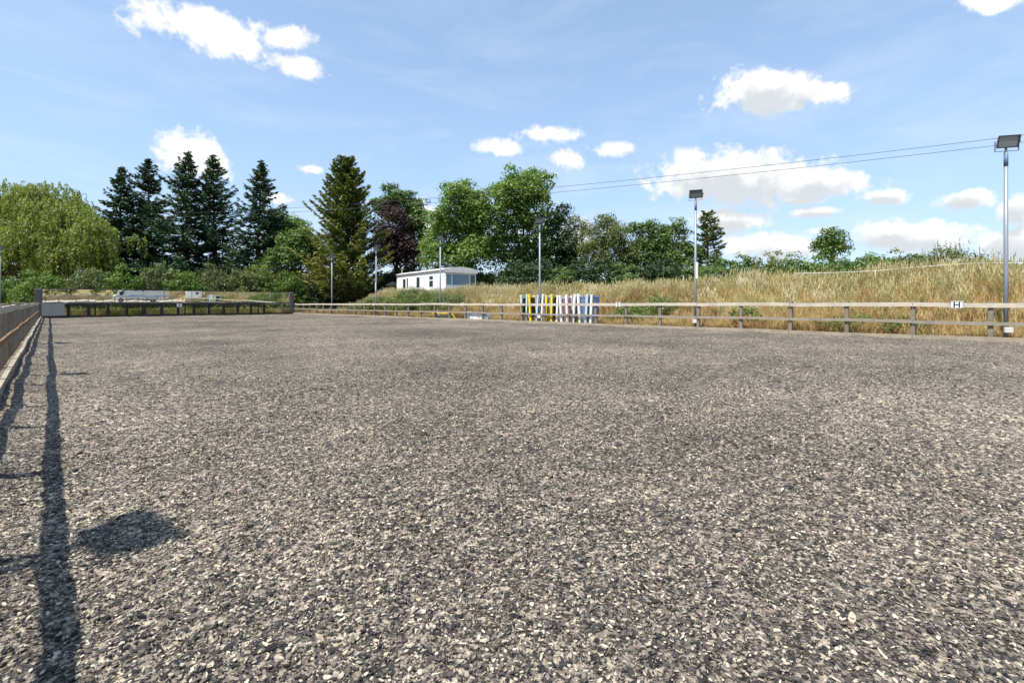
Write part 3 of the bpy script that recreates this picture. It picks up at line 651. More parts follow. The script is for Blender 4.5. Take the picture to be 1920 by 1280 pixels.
# weeping willow
def willow():
    zc = 54; k = zc / FPX; lobes = [(85, 392, 66, 52), (15, 395, 58, 56), (-55, 410, 60, 60), (150, 425, 52, 42), (60, 440, 84, 60), (208, 455, 36, 42), (125, 455, 70, 50), (190, 480, 50, 45), (-20, 470, 60, 50), (60, 490, 90, 36), (150, 497, 66, 30), (-40, 500, 60, 36), (100, 470, 60, 40)]
    for (px, py, rx, ry) in list(lobes):
        for q in range(4): lobes.append((px + rng.uniform(-.8, .8) * rx, py + rng.uniform(-.75, .5) * ry, rx * rng.uniform(.3, .5), ry * rng.uniform(.3, .5)))
    pc = 75; x, y = at(pc, zc); z0 = gz(x, y); root = empty('weeping_willow', (x, y, z0)); tag(root, 'broad yellow green weeping willow with hanging strands, beside dark conifers', 'tree', GT)
    C = []; N = []; L = []; S = []; TT = []; b = MB()
    b.tube([(0, 0, -.4), (.1, 0, 3), (0, .2, 5.5)], [.6, .5, .42], 10)
    for (px, py, rx, ry) in lobes:
        c = np.array(RV) * ((px - pc) * k) + np.array([0, 0, hz(py, zc) - z0]) + np.array(FV) * rng.normal(0, 1.0)
        a = np.array([rx * k, rx * k * .9, ry * k]); b.tube([(0, .1, 5.2), (c[0] * .6, c[1] * .6, c[2] - .5), (c[0], c[1], c[2] + a[2] * .4)], [.28, .16, .05], 6)
        ns = int(60 * a[0] * a[2] / 3.2)
        for _ in range(ns):
            d = rdir(1)[0]; d[2] = abs(d[2]) * 1.1 - .15; d = unit(d)
            p = c + (d[0] * np.array(RV) * a[0] + d[1] * np.array(FV) * a[1] + np.array([0, 0, d[2] * a[2]])) * rng.uniform(.75, 1.02)
            ln = rng.uniform(.7, 3.0); ln = min(ln, p[2] - .7 - rng.random() * 1.2)
            if ln < .5: continue
            n = int(ln / .15); out = unit(np.array([p[0] - c[0], p[1] - c[1], .001])); tt = rng.normal(0, .13); sw = rng.normal(0, .12, 2)
            for i in range(n):
                s = i / n
                q = p + out * (.5 * math.sin(min(1, s * 2.5) * 1.4) * .6) + np.array([sw[0] * s * s * ln * .5, sw[1] * s * s * ln * .5, .25 * math.sin(min(1, s * 3) * 2.0) - ln * s * (.4 + .6 * s)])
                for _k in range(2):
                    C.append(q + rng.normal(0, .08, 3)); L.append(np.array([rng.normal(0, .4), rng.normal(0, .4), -1.])); N.append(rdir(1)[0] + out * .6)
                    S.append(rng.uniform(.22, .46)); TT.append(.62 - .30 * s + tt + rng.normal(0, .15))
    S = np.array(S); link('crown', leaves_mesh('crown', np.array(C), unit(np.array(N)), unit(np.array(L)), (S, S * .28), np.array(TT), LM['willow']), root)
    b.build('trunk', m_bark, root, smooth=True)
willow()
# five dark firs
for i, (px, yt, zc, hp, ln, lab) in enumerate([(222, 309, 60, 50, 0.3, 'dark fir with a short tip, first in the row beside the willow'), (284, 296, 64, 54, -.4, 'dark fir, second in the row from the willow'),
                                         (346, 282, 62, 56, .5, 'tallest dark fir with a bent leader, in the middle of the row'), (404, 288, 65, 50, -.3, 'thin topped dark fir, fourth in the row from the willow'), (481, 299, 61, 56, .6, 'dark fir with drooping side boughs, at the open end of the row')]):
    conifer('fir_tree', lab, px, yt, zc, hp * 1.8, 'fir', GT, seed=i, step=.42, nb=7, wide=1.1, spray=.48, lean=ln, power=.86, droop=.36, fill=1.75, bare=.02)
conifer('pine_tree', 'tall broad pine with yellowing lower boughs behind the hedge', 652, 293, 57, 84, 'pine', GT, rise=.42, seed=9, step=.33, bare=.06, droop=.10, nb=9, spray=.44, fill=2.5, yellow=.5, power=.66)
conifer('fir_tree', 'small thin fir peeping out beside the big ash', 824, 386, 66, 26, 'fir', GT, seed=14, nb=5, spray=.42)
conifer('pine_tree', 'open pine with a bare reddish trunk standing over the far hedge', 1327, 397, 61, 40, 'pine', GT, rise=.18, seed=12, step=.5, bare=.32, droop=.05, nb=6, spray=.5, fill=1.5, barkm=m_barkr, power=.5)
TR = [
    ('deciduous_tree', 'round mid green tree between the fir row and the yellowing pine', 68, [(540, 437, 42, 33), (562, 465, 48, 40), (512, 478, 40, 30)], 'ash', {}),
    ('deciduous_tree', 'dense dark green tree just left of the yellowing pine', 59, [(560, 470, 46, 36), (545, 495, 50, 25), (590, 490, 30, 30)], 'oak', {}),
    ('copper_beech', 'dark purple leaved beech beside the mobile home', 65, [(738, 425, 36, 42), (748, 465, 42, 40), (722, 480, 30, 30), (765, 490, 32, 30)], 'copper', dict(leaf=.28)),
    ('deciduous_tree', 'green rounded tree rising behind the purple beech', 67, [(738, 392, 40, 30), (770, 415, 32, 45), (780, 460, 32, 50)], 'oak', {}),
    ('ash_tree', 'large leafy ash with sunlit clumps directly behind the mobile home', 59, [(868, 402, 54, 50), (845, 455, 58, 48), (905, 435, 46, 62), (832, 487, 42, 30), (890, 490, 50, 30)], 'ash', dict(leaf=.34, clump=1.05)),
    ('ash_tree', 'tallest domed ash with open lower limbs, beside the pole behind the jump wings', 60, [(978, 368, 55, 44), (1004, 398, 38, 38), (955, 410, 38, 46), (990, 440, 46, 40), (945, 470, 40, 40), (1000, 478, 30, 26)], 'ash', dict(leaf=.34, clump=1.05, gap=.08)),
    ('deciduous_tree', 'dark shaded tree between the domed ash and the pale birch', 61, [(1045, 440, 30, 42), (1040, 490, 46, 36), (985, 502, 40, 26), (1075, 490, 30, 32)], 'dark', {}),
    ('birch_tree', 'thin pale birch with sky showing through its crown', 64, [(1078, 425, 26, 24), (1092, 452, 20, 30), (1065, 460, 22, 30)], 'birch', dict(leaf=.26, hang=.9, gap=.42, clump=.75)),
    ('birch_tree', 'full olive green birch with drooping twigs beside the oaks', 59, [(1138, 440, 36, 34), (1150, 475, 42, 38), (1116, 480, 30, 36), (1170, 490, 26, 30)], 'birch', dict(leaf=.27, hang=.8, clump=.85)),
    ('oak_tree', 'dark green oak beside the olive birch', 60, [(1218, 452, 34, 36), (1205, 487, 32, 30), (1235, 490, 34, 28)], 'oak', {}),
    ('oak_tree', 'dark green oak behind the pole with the pale tube', 61, [(1264, 455, 34, 36), (1278, 485, 34, 30), (1255, 500, 30, 20)], 'oak', {}),
    ('oak_tree', 'lone round oak standing above the far hedge', 66, [(1557, 452, 28, 18), (1543, 466, 22, 18), (1573, 466, 22, 18), (1558, 478, 26, 14)], 'oak', dict(trunk=.34, skirt=False)),
]
for (nm, lab, zc, lobes, kind, kw) in TR: tree(nm, lab, zc, lobes, kind, group=GT, **kw)
GH = 'shrubs of the hedge behind the mirrors'
hs = [(-.5, 61, 2.0, 3.6, 'hedge'), (2.6, 60.5, 1.9, 4.0, 'sage'), (5.2, 60, 2.0, 4.3, 'hedge'), (7.8, 60.4, 1.9, 4.7, 'sage'), (10.3, 60, 2.1, 4.4, 'hedge'), (13, 60.3, 2.1, 4.9, 'sage'), (15.6, 60, 2.0, 4.8, 'sage'), (18.2, 60.2, 2.1, 4.9, 'bramble'),
      (20.6, 59, 2.2, 5.0, 'hedge'), (23.2, 58.6, 2.2, 5.1, 'sage'), (25.6, 58.8, 2.2, 4.7, 'oak'), (28.2, 60, 2.3, 4.8, 'dark'), (31, 61, 2.4, 4.6, 'dark')]
hn = ['rounded bright green', 'dusty sage', 'glossy green', 'tall sage topped', 'leafy light green', 'reedy pale', 'reedy grey green', 'brambly brownish', 'bright leafy', 'pale reedy', 'deep green', 'shaded dark', 'very dark']
def bush(label, x, y, rad, hgt, kind, group, name='hedge_shrub', leaf=.2, stems=0, cat='shrub', dens=1.0):
    z0 = gz(x, y); root = empty(name, (x, y, z0)); tag(root, label, cat, group)
    n = int(70 * rad * hgt / 6 * dens) + 6
    d = rdir(n); d[:, 2] = np.abs(d[:, 2]); q = rng.uniform(.5, 1, n) ** .5
    P = d * q[:, None] * np.array([rad * 1.05, rad, hgt * .95]); P[:, :2] += rng.normal(0, .12, (n, 2)); P[:, 2] = np.maximum(.15, P[:, 2] * rng.uniform(.85, 1.08, n))
    # flatter, hedge-like top: widen what is low
    cr = rng.uniform(.32, .7, n) * min(1, rad / 1.4); per = np.maximum(8, 60 * (cr / .55) ** 2 * (.2 / leaf) ** 1.6).astype(int); idx = np.repeat(np.arange(n), per); m_ = len(idx)
    dd = rdir(m_); dd[:, 2] = np.where(dd[:, 2] < -.1, -dd[:, 2], dd[:, 2]); C = P[idx] + dd * (cr[idx] * rng.uniform(.4, 1.05, m_))[:, None]
    C[:, 2] = np.maximum(C[:, 2], .05)
    ls = leaf * rng.uniform(.6, 1.35, m_); ct = rng.normal(0, .14, n)
    tint = .45 + ct[idx] + rng.normal(0, .2, m_); N = unit(dd * .7 + rdir(m_) * .8 + np.array([0, 0, .3])); L = rdir(m_) + np.array([0, 0, .2])
    wd = ls * .5
    if stems:
        k = int(stems); a = rng.uniform(0, 6.28, k); rr = rad * np.sqrt(rng.random(k)) * 1.0
        hh_ = hgt * np.sqrt(np.maximum(.05, 1 - (rr / rad / 1.08) ** 2)); j = 7
        base = np.stack([rr * np.cos(a), rr * np.sin(a), hh_ * .8], -1); lean = rng.normal(0, .14, (k, 2)); tall = rng.uniform(.5, 1.25, k)
        for i in range(j):
            s = (i + .5) / j; Ci = base + np.stack([lean[:, 0] * s, lean[:, 1] * s, tall * s], -1)
            C = np.concatenate([C, Ci]); N = np.concatenate([N, unit(np.stack([rng.normal(0, 1, k), rng.normal(0, 1, k), np.full(k, .2)], -1))])
            L = np.concatenate([L, np.stack([rng.normal(0, .35, k), rng.normal(0, .35, k), np.ones(k)], -1)]); l2 = tall / j * rng.uniform(1.2, 2.0, k)
            ls = np.concatenate([ls, l2]); wd = np.concatenate([wd, np.full(k, .045)]); tint = np.concatenate([tint, np.clip(.6 + .25 * s + rng.normal(0, .15, k), 0, 1)])
    link('foliage', leaves_mesh('foliage', C, N, L, (ls, wd), tint, LM[kind]), root)
    b = MB()
    for _ in range(6):
        p = Vector(P[rng.integers(n)]); b.tube([(p.x * .3, p.y * .3, -.15), (p.x * .7, p.y * .7, p.z * .5), p], [.045, .03, .01], 5)
    b.build('stem', m_bark, root); return root
for (x, y, rad, h, kd), nm in zip(hs, hn):
    bush(nm + ' shrub in the hedge behind the long mirrors', x, y, rad, h * 1.1, kd, GH, stems=90 if kd in ('sage', 'bramble') else 12, leaf=.22)
for (px, zc, rad, h, kd, lab) in ((495, 57, 2.6, 6.6, 'lime', 'lime green bush rising over the hedge at the foot of the firs'), (30, 47, 1.6, 3.0, 'hedge', 'bright green shrub left of the mirror corner post'), (4, 46, 1.5, 3.4, 'hedge', 'tall green shrub around the left floodlight pole'),
                                  (55, 43, 1.3, 2.5, 'lime', 'low light green shrub against the mirror corner post'), (48, 48, 1.5, 3.3, 'copper', 'brownish shrub with faded flower heads by the corner post'), (-30, 44, 2.0, 3.0, 'hedge', 'spreading shrub outside the far end of the brown railed fence'), (105, 47, 1.4, 2.9, 'lime', 'light green shrub behind the first mirror panel')):
    x, y = at(px, zc); bush(lab, x, y, rad, h, kd, 'shrubs near the mirror corner', name='garden_shrub', leaf=.2)
# understory below the trees on the plateau
us = 'shaded undergrowth shrubs below the trees'
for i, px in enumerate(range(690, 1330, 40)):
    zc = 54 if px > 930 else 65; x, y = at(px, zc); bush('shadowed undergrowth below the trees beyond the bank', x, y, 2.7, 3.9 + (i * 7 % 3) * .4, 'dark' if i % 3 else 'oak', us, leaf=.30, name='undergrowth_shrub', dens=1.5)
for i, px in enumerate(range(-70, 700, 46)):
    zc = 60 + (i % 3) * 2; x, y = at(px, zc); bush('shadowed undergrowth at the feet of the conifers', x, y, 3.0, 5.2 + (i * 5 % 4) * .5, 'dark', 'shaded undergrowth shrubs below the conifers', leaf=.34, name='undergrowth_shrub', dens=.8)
fh = 'bushes of the far hedge'
fl = [(1345, 492, 24, 'oak', 'dark bush at the foot of the bare trunked pine'), (1397, 487, 20, 'oak', 'small round dark bush in the far hedge'), (1448, 484, 28, 'birch', 'olive bush in the far hedge with twigs on top'), (1492, 486, 24, 'hedge', 'light green bush in the far hedge'), (1535, 488, 26, 'hedge', 'green bush below the lone oak'), (1580, 488, 26, 'oak', 'green bush to the right of the lone oak'),
      (1625, 487, 26, 'hedge', 'yellowish green bush in the far hedge'), (1668, 483, 26, 'oak', 'domed bush in the far hedge near the tape'), (1715, 486, 24, 'sage', 'greyish bush where the far hedge meets the grass')]
for i, (px, yt, hw, kd, lab) in enumerate(fl):
    zc = 46 - i * .8; x, y = at(px, zc); bush(lab, x, y, hw * zc / FPX * 1.75, hz(yt - 12, zc) - gz(x, y), kd, fh, leaf=.24, dens=1.3, name='hedge_bush', stems=10)
for (px, zc, rad, h, kd, lab) in ((1785, 27, 1.5, 1.9, 'sage', 'pale bush on the bank top behind the board lettered H'), (1860, 27, 1.5, 1.4, 'sage', 'low pale bush on the bank top right of the pole'), (1740, 31, 1.4, 1.7, 'birch', 'olive bush on the bank top with grass before it')):
    x, y = at(px, zc); bush(lab, x, y, rad, h, kd, fh, leaf=.16, name='hedge_bush', stems=50)
# brambles and weeds on the bank
gb = 'green weeds and brambles on the bank'
for (x, y, rad, h, kd, lab) in ((21.9, 39.5, 1.6, 1.6, 'bramble', 'bramble mound below the pole with the pale tube'), (22.6, 36.5, 1.9, 1.5, 'bramble', 'wide bramble mound on the bank before the mobile home'), (22.6, 33.2, 1.8, 1.35, 'bramble', 'bramble mound spreading under the mobile home'), (21.7, 42.5, 1.3, 1.2, 'sage', 'thin weeds at the low end of the bank'), (24.4, 37.5, 1.9, 1.1, 'bramble', 'upper bramble mound near the mobile home'), (23.9, 30.6, 1.4, .9, 'sage', 'green weeds beside the pole before the mobile home'), (22.2, 30.6, 1.5, 1.1, 'bramble', 'low brambles behind the yellow frame'), (21.6, 34.8, 1.4, 1.0, 'bramble', 'bramble runners at the foot of the bank before the mobile home'), (24.3, 34.0, 1.7, .9, 'bramble', 'bramble crest just under the mobile home windows'),
                            (22.3, 12.1, 1.5, 1.15, 'bramble', 'bramble clump on the bank above the board lettered S'), (21.6, 13.2, 1.0, .8, 'bramble', 'small bramble beside the coloured jump wings'), (20.95, 6.9, .7, 1.0, 'bramble', 'green weed behind the rails near the tube pole'), (20.85, 3.3, .7, .8, 'bramble', 'leafy weed behind the rails, farther from the board lettered H'), (20.8, 1.9, .75, .75, 'bramble', 'leafy weed behind the rails, nearer the board lettered H'), (21.0, 4.2, .4, .55, 'sage', 'small weed tuft behind the rails')):
    bush(lab, x, y, rad, h, kd, gb, leaf=.11 if h > .95 else .09, name='bramble', cat='bramble', dens=1.6)

# ---------------------------------------------------------------- grass (uncountable)
STRAW = [(0, (.17, .10, .035)), (.3, (.40, .255, .105)), (.6, (.54, .38, .165)), (.85, (.62, .49, .25)), (1, (.42, .40, .15))]
m_straw = inst_ramp('dry_grass', STRAW, .7, .2, .25)
m_seed = inst_ramp('seed_grass', [(0, (.24, .22, .08)), (.4, (.40, .345, .15)), (.75, (.55, .47, .25)), (1, (.64, .57, .37))], .7, .2, .25)
m_green = inst_ramp('green_grass', [(0, (.07, .10, .02)), (.5, (.16, .19, .05)), (1, (.34, .31, .11))], .7, .2, .25)
def tuft(seed, n, h, spread, w, m, bend=.35, head=False):
    r = random.Random(seed); b = MB()
    for _ in range(n):
        a = r.uniform(0, 6.28); q = spread * math.sqrt(r.random()); x, y = q * math.cos(a), q * math.sin(a); hh_ = h * r.uniform(.55, 1.1); d = r.uniform(0, 6.28); bd = bend * hh_ * r.uniform(.2, 1.2); f = r.uniform(0, 3.14); wx, wy = math.cos(f) * w, math.sin(f) * w
        p1 = (x + math.cos(d) * bd * .3, y + math.sin(d) * bd * .3, hh_ * .6); p2 = (x + math.cos(d) * bd, y + math.sin(d) * bd, hh_)
        b.add([(x - wx, y - wy, 0), (x + wx, y + wy, 0), (p1[0] + wx * .7, p1[1] + wy * .7, p1[2]), (p1[0] - wx * .7, p1[1] - wy * .7, p1[2]), p2], [(0, 1, 2, 3), (3, 2, 4)])
        if head:
            k = w * 1.9; b.add([(p2[0] - wx * 1.9, p2[1] - wy * 1.9, p2[2] - .03), (p2[0] + math.cos(d) * .02, p2[1] + math.sin(d) * .02, p2[2] - .10), (p2[0] + wx * 1.9, p2[1] + wy * 1.9, p2[2] - .02), (p2[0] + math.cos(d) * .03, p2[1] + math.sin(d) * .03, p2[2] + .12)], [(0, 1, 2, 3)])
    return b.mesh('tuft', m)
def field(name, label, n, x0, x1, y0, y1, me, s0, s1, seed, dens=None, tintf=None):
    r = np.random.default_rng(seed); x = r.uniform(x0, x1, n); y = r.uniform(y0, y1, n)
    if dens is not None: k = r.random(n) < dens(x, y); x, y = x[k], y[k]
    n = len(x); z = ground_z(x, y) - .02; s = r.uniform(s0, s1, n)
    patch = .5 + .25 * np.sin(x * .8 + 1.7 * np.sin(y * .35)) + .25 * np.sin(y * .6 + x * .4)
    tint = np.clip((patch if tintf is None else tintf(x, y)) * .6 + r.normal(.2, .27, n), 0, 1)
    scatter(name, me, np.stack([x, y, z], -1), np.stack([r.normal(0, .1, n), r.normal(0, .1, n), r.uniform(0, 6.28, n)], -1), np.stack([s, s, s * r.uniform(.75, 1.25, n)], -1), tint, label, 'grass')
lo = lambda x, y: np.where(y > 50, .3, 1) * np.clip(1.1 - sst(27, 30, x) * .5, 0, 1)
field('dry_grass', 'golden dry grass covering the bank', 17000, 20.15, 29.5, -9, 54, tuft(1, 26, .50, .20, .011, m_straw), .7, 1.25, 21, lo)
field('dry_grass', 'short straw at the foot of the bank behind the rails', 5200, 20.05, 21.6, -9, 56, tuft(2, 22, .30, .16, .009, m_straw, .6), .7, 1.2, 22)
crest = lambda x, y: np.exp(-((x - 26.3) / 2.0) ** 2) * .95 + .08
field('seeding_grass', 'tall pale seeding grass along the bank top', 8500, 22, 34, -10, 50, tuft(3, 15, .70, .22, .009, m_seed, .30, True), .7, 1.2, 23, crest)
field('seeding_grass', 'pale grass over the field beyond the bank', 4500, 29, 60, -14, 52, tuft(4, 16, .7, .4, .016, m_seed, .3, True), .8, 1.3, 24)
field('green_grass', 'greener grass tufts mixed through the bank', 5200, 21, 30, -9, 48, tuft(5, 22, .55, .2, .010, m_green), .6, 1.2, 25, lambda x, y: np.clip(.15 + sst(23, 26.5, x) * .5 + .5 * np.exp(-((y - 1) / 4) ** 2) * sst(22, 24, x) + .4 * np.exp(-((y - 31) / 3) ** 2), 0, 1))
field('rough_grass', 'rough grass and nettles behind the dark end fence', 3000, -3, 27, 54.9, 58.6, tuft(6, 22, .55, .22, .014, m_green), .7, 1.5, 26)
field('dry_grass', 'dry stalks behind the dark end fence', 1200, -3, 22, 54.9, 57.5, tuft(7, 16, .6, .2, .012, m_straw), .7, 1.3, 27)
field('rough_grass', 'rough grass outside the fence with brown rails', 3500, -6, -.9, -6, 58, tuft(8, 20, .35, .2, .012, m_green), .6, 1.2, 28)
field('dry_grass', 'dry paddock grass beyond the yard', 6000, -50, 60, -75, -34.5, tuft(9, 22, .55, .5, .03, m_straw), .8, 1.4, 29)

# ---------------------------------------------------------------- mobile home
m_hw = simple('home_white', (.78, .78, .76), .45, .4, var=.05, scale=2)
m_hroof = simple('home_roof', (.55, .55, .53), .6, .3, var=.1, scale=2)
m_fascia = simple('home_fascia', (.66, .65, .62), .6, .3, var=.06, scale=2)
m_win, t, b = mat('window_glass', .06, .6); b.inputs['Base Color'].default_value = (.035, .045, .05, 1)
m_winb, t, b = mat('bay_window_glass', .05, .8); b.inputs['Base Color'].default_value = (.10, .17, .23, 1)
hx, hy = 28.4, 38.1; hb = 1.95
home = empty('mobile_home', (hx, hy, hb), R(-8.06)); tag(home, 'long white mobile home with a wide bay window, on the bank top', 'mobile home')
LW, LL, EH = 3.7, 12.1, 2.72
MB().box(0, LW, 0, LL, .25, EH).build('wall', m_hw, home)
for x0_, x1_, y0_, y1_ in ((.04, LW - .04, .04, LL - .04),): MB().box(x0_, x1_, y0_, y1_, -.4, .245).build('skirting', m_fascia, home)
prof = [(-.12, EH - .02), (-.12, EH + .05), (.6, EH + .22), (LW / 2, EH + .36), (LW - .6, EH + .22), (LW + .12, EH + .05), (LW + .12, EH - .02)]
b = MB(); k = len(prof); b.add([(x, -.25, z) for x, z in prof] + [(x, LL + .12, z) for x, z in prof], [(i, (i + 1) % k, k + (i + 1) % k, k + i) for i in range(k)] + [tuple(range(k - 1, -1, -1)), tuple(range(k, 2 * k))])
rf = b.build('roof', m_hroof, home)
MB().box(-.13, LW + .13, -.29, -.252, EH - .32, EH + .10).build('fascia', m_fascia, rf)
MB().box(-.17, -.122, -.28, LL + .1, EH - .05, EH + .035).build('gutter', m_fascia, rf)
MB().tube([(.5, LL - .4, EH + .1), (.5, LL - .4, EH + .65)], .07, 8).build('flue', m_panelg, rf)
def hwin(y0, y1, z0, z1, split=None):
    w = MB(); e = .05
    w.box(-.03, -.002, y0 - e, y1 + e, z1, z1 + e).box(-.03, -.002, y0 - e, y1 + e, z0 - e, z0).box(-.03, -.002, y0 - e, y0, z0, z1).box(-.03, -.002, y1, y1 + e, z0, z1)
    if split: w.box(-.03, -.002, y0, y1, split - .05, split + .05)
    o = w.build('window', m_hw, home); MB().box(-.014, -.004, y0 + .002, y1 - .002, z0 + .002, z1 - .002).build('pane', m_win, o)
hwin(2.5, 3.35, 1.02, 2.16, 1.72); hwin(5.7, 6.5, 1.0, 2.16); hwin(9.45, 10.2, .95, 2.12); hwin(8.75, 9.1, .95, 2.2)
# bay end
MB().box(.02, LW - .02, -.16, -.003, .25, 1.12).build('bay_sill_wall', m_hw, home)
wb = MB(); zs0, zs1 = 1.14, 2.26
for x in (.03, .72, 2.86, LW - .13): wb.box(x, x + .10, -.15, -.004, zs0, zs1)
wb.box(.03, LW - .03, -.15, -.004, zs1, EH - .33).box(.03, LW - .03, -.17, -.004, zs0 - .06, zs0)
bw = wb.build('bay_window', m_hw, home)
for x0_, x1_ in ((.132, .718), (.822, 2.858)): MB().box(x0_, x1_, -.10, -.09, zs0 + .002, zs1 - .002).build('pane', m_winb, bw)
MB().box(2.962, LW - .132, -.10, -.09, zs0 + .002, zs1 - .002).build('pane', m_win, bw)
MB().box(1.75, 2.3, -.06, -.03, zs0 + .01, zs0 + .45).build('chair_back', m_lampbody, bw)
m_shed = simple('shed_roof', (.30, .17, .10), .8, .1); m_shedw = wood('shed_wall', (.10, .06, .035), (.2, .13, .08), (.3, .2, .13))
sx_, sy_ = at(736, 60); sz = gz(sx_, sy_); sh = empty('garden_shed', (sx_, sy_, sz), R(-30)); tag(sh, 'small brown shed with felt roof behind the mobile home', 'shed')
stp = hz(528, 60) - sz
MB().box(-.8, .8, -.9, .9, -.3, stp - .45).build('wall', m_shedw, sh)
b = MB(); b.add([(-.95, -1, stp - .5), (.95, -1, stp - .5), (0, -1, stp), (-.95, 1, stp - .5), (.95, 1, stp - .5), (0, 1, stp)], [(0, 1, 2), (5, 4, 3), (0, 2, 5, 3), (2, 1, 4, 5), (1, 0, 3, 4)]); b.build('roof', m_panelg, sh)
MB().box(-.35, .35, -.93, -.902, .1, 1.6).build('door', m_shed, sh)

# ---------------------------------------------------------------- jump equipment behind the rails
pal = dict(mint=(.50, .66, .58), white=(.80, .79, .77), yellow=(.80, .60, .03), sky=(.42, .60, .72), blue=(.07, .17, .50), lilac=(.36, .37, .52), pink=(.62, .38, .36), dark=(.035, .03, .03), grey=(.38, .38, .38), teal=(.06, .42, .48))
PM = {k: simple('paint_' + k, v, .5, .35, var=.12, scale=5, dirt=tuple(x * .55 + .03 for x in v) if k != 'dark' else None) for k, v in pal.items()}
wings = [('mint', 'dark', 'mint'), ('mint', None, 'white'), ('yellow', 'dark', 'yellow'), ('sky', 'dark', 'white'), ('white', 'grey', 'sky'), ('yellow', None, 'white'), ('yellow', 'dark', 'yellow'), ('white', None, 'pink'), ('white', 'pink', 'white'), ('white', 'pink', 'white'), ('white', 'lilac', 'white'), ('white', 'lilac', 'lilac'), ('sky', 'lilac', 'blue'), ('white', 'lilac', 'blue')]
wl = ['mint green jump wing at the end away from the board lettered S', 'mint and white jump wing leaning by the mint green one', 'yellow jump wing with dark infill beside the mint ones', 'pale blue and white jump wing between yellow ones', 'white and pale blue jump wing leaning on its neighbour', 'yellow and white jump wing in the middle of the row', 'yellow jump wing with a dark panel after it', 'white and pink jump wing next to the dark gap', 'white jump wing with faded pink infill', 'second white jump wing with faded pink infill', 'white jump wing with lilac infill', 'white and lilac jump wing', 'pale blue jump wing with blue rear upright', 'white jump wing with blue rear upright nearest the board lettered S']
m_cup = simple('rusty_cup', (.12, .07, .04), .8)
for i, ((c1, inf, c2), lab) in enumerate(zip(wings, wl)):
    y = 19.25 - i * .388 + random.uniform(-.05, .05); x = FX1 + .25 + random.uniform(0, .06); z = gz(x, y) + .02; Hh = 1.66 + random.uniform(-.05, .05)
    r = empty('jump_wing', (x, y, z), random.uniform(-.10, .10)); tag(r, lab, 'jump wing', 'jump wings stored in a row behind the rails')
    r.rotation_euler = (random.choice((-1, 1)) * random.uniform(.02, .10), random.uniform(-.02, .02), random.uniform(-.15, .15))
    MB().box(0, .10, -.062, .062, 0, Hh).build('upright', PM[c1], r, bevel=.006)
    MB().box(.56, .66, -.055, .055, 0, Hh - .06).build('upright', PM[c2], r, bevel=.006)
    for zz in (.16, Hh - .16): MB().box(.102, .558, -.022, .022, zz - .035, zz + .035).build('crossbar', PM[c2], r)
    if inf:
        MB().box(.104, .556, -.012, .012, .20, Hh - .20).build('infill_panel', PM[inf], r)
    else:
        for q in range(3): MB().box(.15 + q * .14, .20 + q * .14, -.012, .012, .20, Hh - .20).build('slat', PM[c1], r)
    MB().box(-.02, .10, -.19, .19, -.06, -.002).build('foot', PM[c1], r)
# yellow frame lying behind the rails
yf = empty('jump_filler', (FX1 + .35, 25.5, gz(FX1 + .5, 27)), 0); tag(yf, 'low yellow trapezoid jump filler lying behind the rails', 'jump filler')
def bar(parent, name, p0, p1, w, h, m): return plank(parent, name, p0, p1, w, h, m, .0, 1)
tl = Matrix.Rotation(R(-28), 4, 'Y')
b = MB().box(0, .05, .15, 2.75, .02, .12, M=tl); b.build('bottom_board', PM['grey'], yf); MB().box(0, .05, .45, 2.45, .44, .55, M=tl).build('top_board', PM['yellow'], yf)
for s_, y0_, y1_ in ((1, .15, .45), (-1, 2.75, 2.45)):
    b = MB(); b.add([tl @ Vector(p) for p in ((0, y0_ - s_ * .12, .0), (0, y0_ + s_ * .10, .0), (0, y1_ + s_ * .10, .44), (0, y1_ - s_ * .12, .55), (.05, y0_ - s_ * .12, .0), (.05, y0_ + s_ * .10, .0), (.05, y1_ + s_ * .10, .44), (.05, y1_ - s_ * .12, .55))], [(0, 1, 2, 3), (7, 6, 5, 4), (0, 4, 5, 1), (1, 5, 6, 2), (2, 6, 7, 3), (3, 7, 4, 0)]); b.build('side_board', PM['yellow'], yf)
MB().box(.02, .035, .4, 2.5, .12, .44, M=tl).build('panel', PM['grey'], yf)
jp = MB().tube([(20.85, 24.9, .62), (20.75, 28.3, .58)], .05, 10).build('jump_pole', PM['white'], smooth=True); tag(jp, 'white jump pole resting behind the yellow filler', 'jump pole')
for yy, zz in ((25.3, .56), (27.9, .525)):
    o = MB().box(20.62, 20.98, yy - .12, yy + .12, gz(20.8, yy) - .05, zz).build('pole_block', PM['pink'] if yy < 26 else PM['grey']); tag(o, 'faded block carrying the %s end of the white jump pole' % ('nearer' if yy < 26 else 'farther'), 'block')
wf = empty('white_filler', (FX1 + .3, 22.3, gz(FX1 + .4, 23) + .02)); tag(wf, 'white panelled jump filler box with teal edge behind the rails', 'jump filler')
MB().box(0, .30, 0, 2.2, 0, .58).build('body', PM['white'], wf)
fm = MB()
for (y0_, y1_, z0_, z1_) in ((.0, 2.2, .52, .585), (.0, 2.2, -.01, .05), (2.12, 2.2, .052, .518), (.36, .44, .052, .518)): fm.box(-.025, -.002, y0_, y1_, z0_, z1_)
fm.build('frame', PM['white'], wf); MB().box(-.02, -.002, .20, .355, .055, .515).build('edge_strip', PM['teal'], wf)

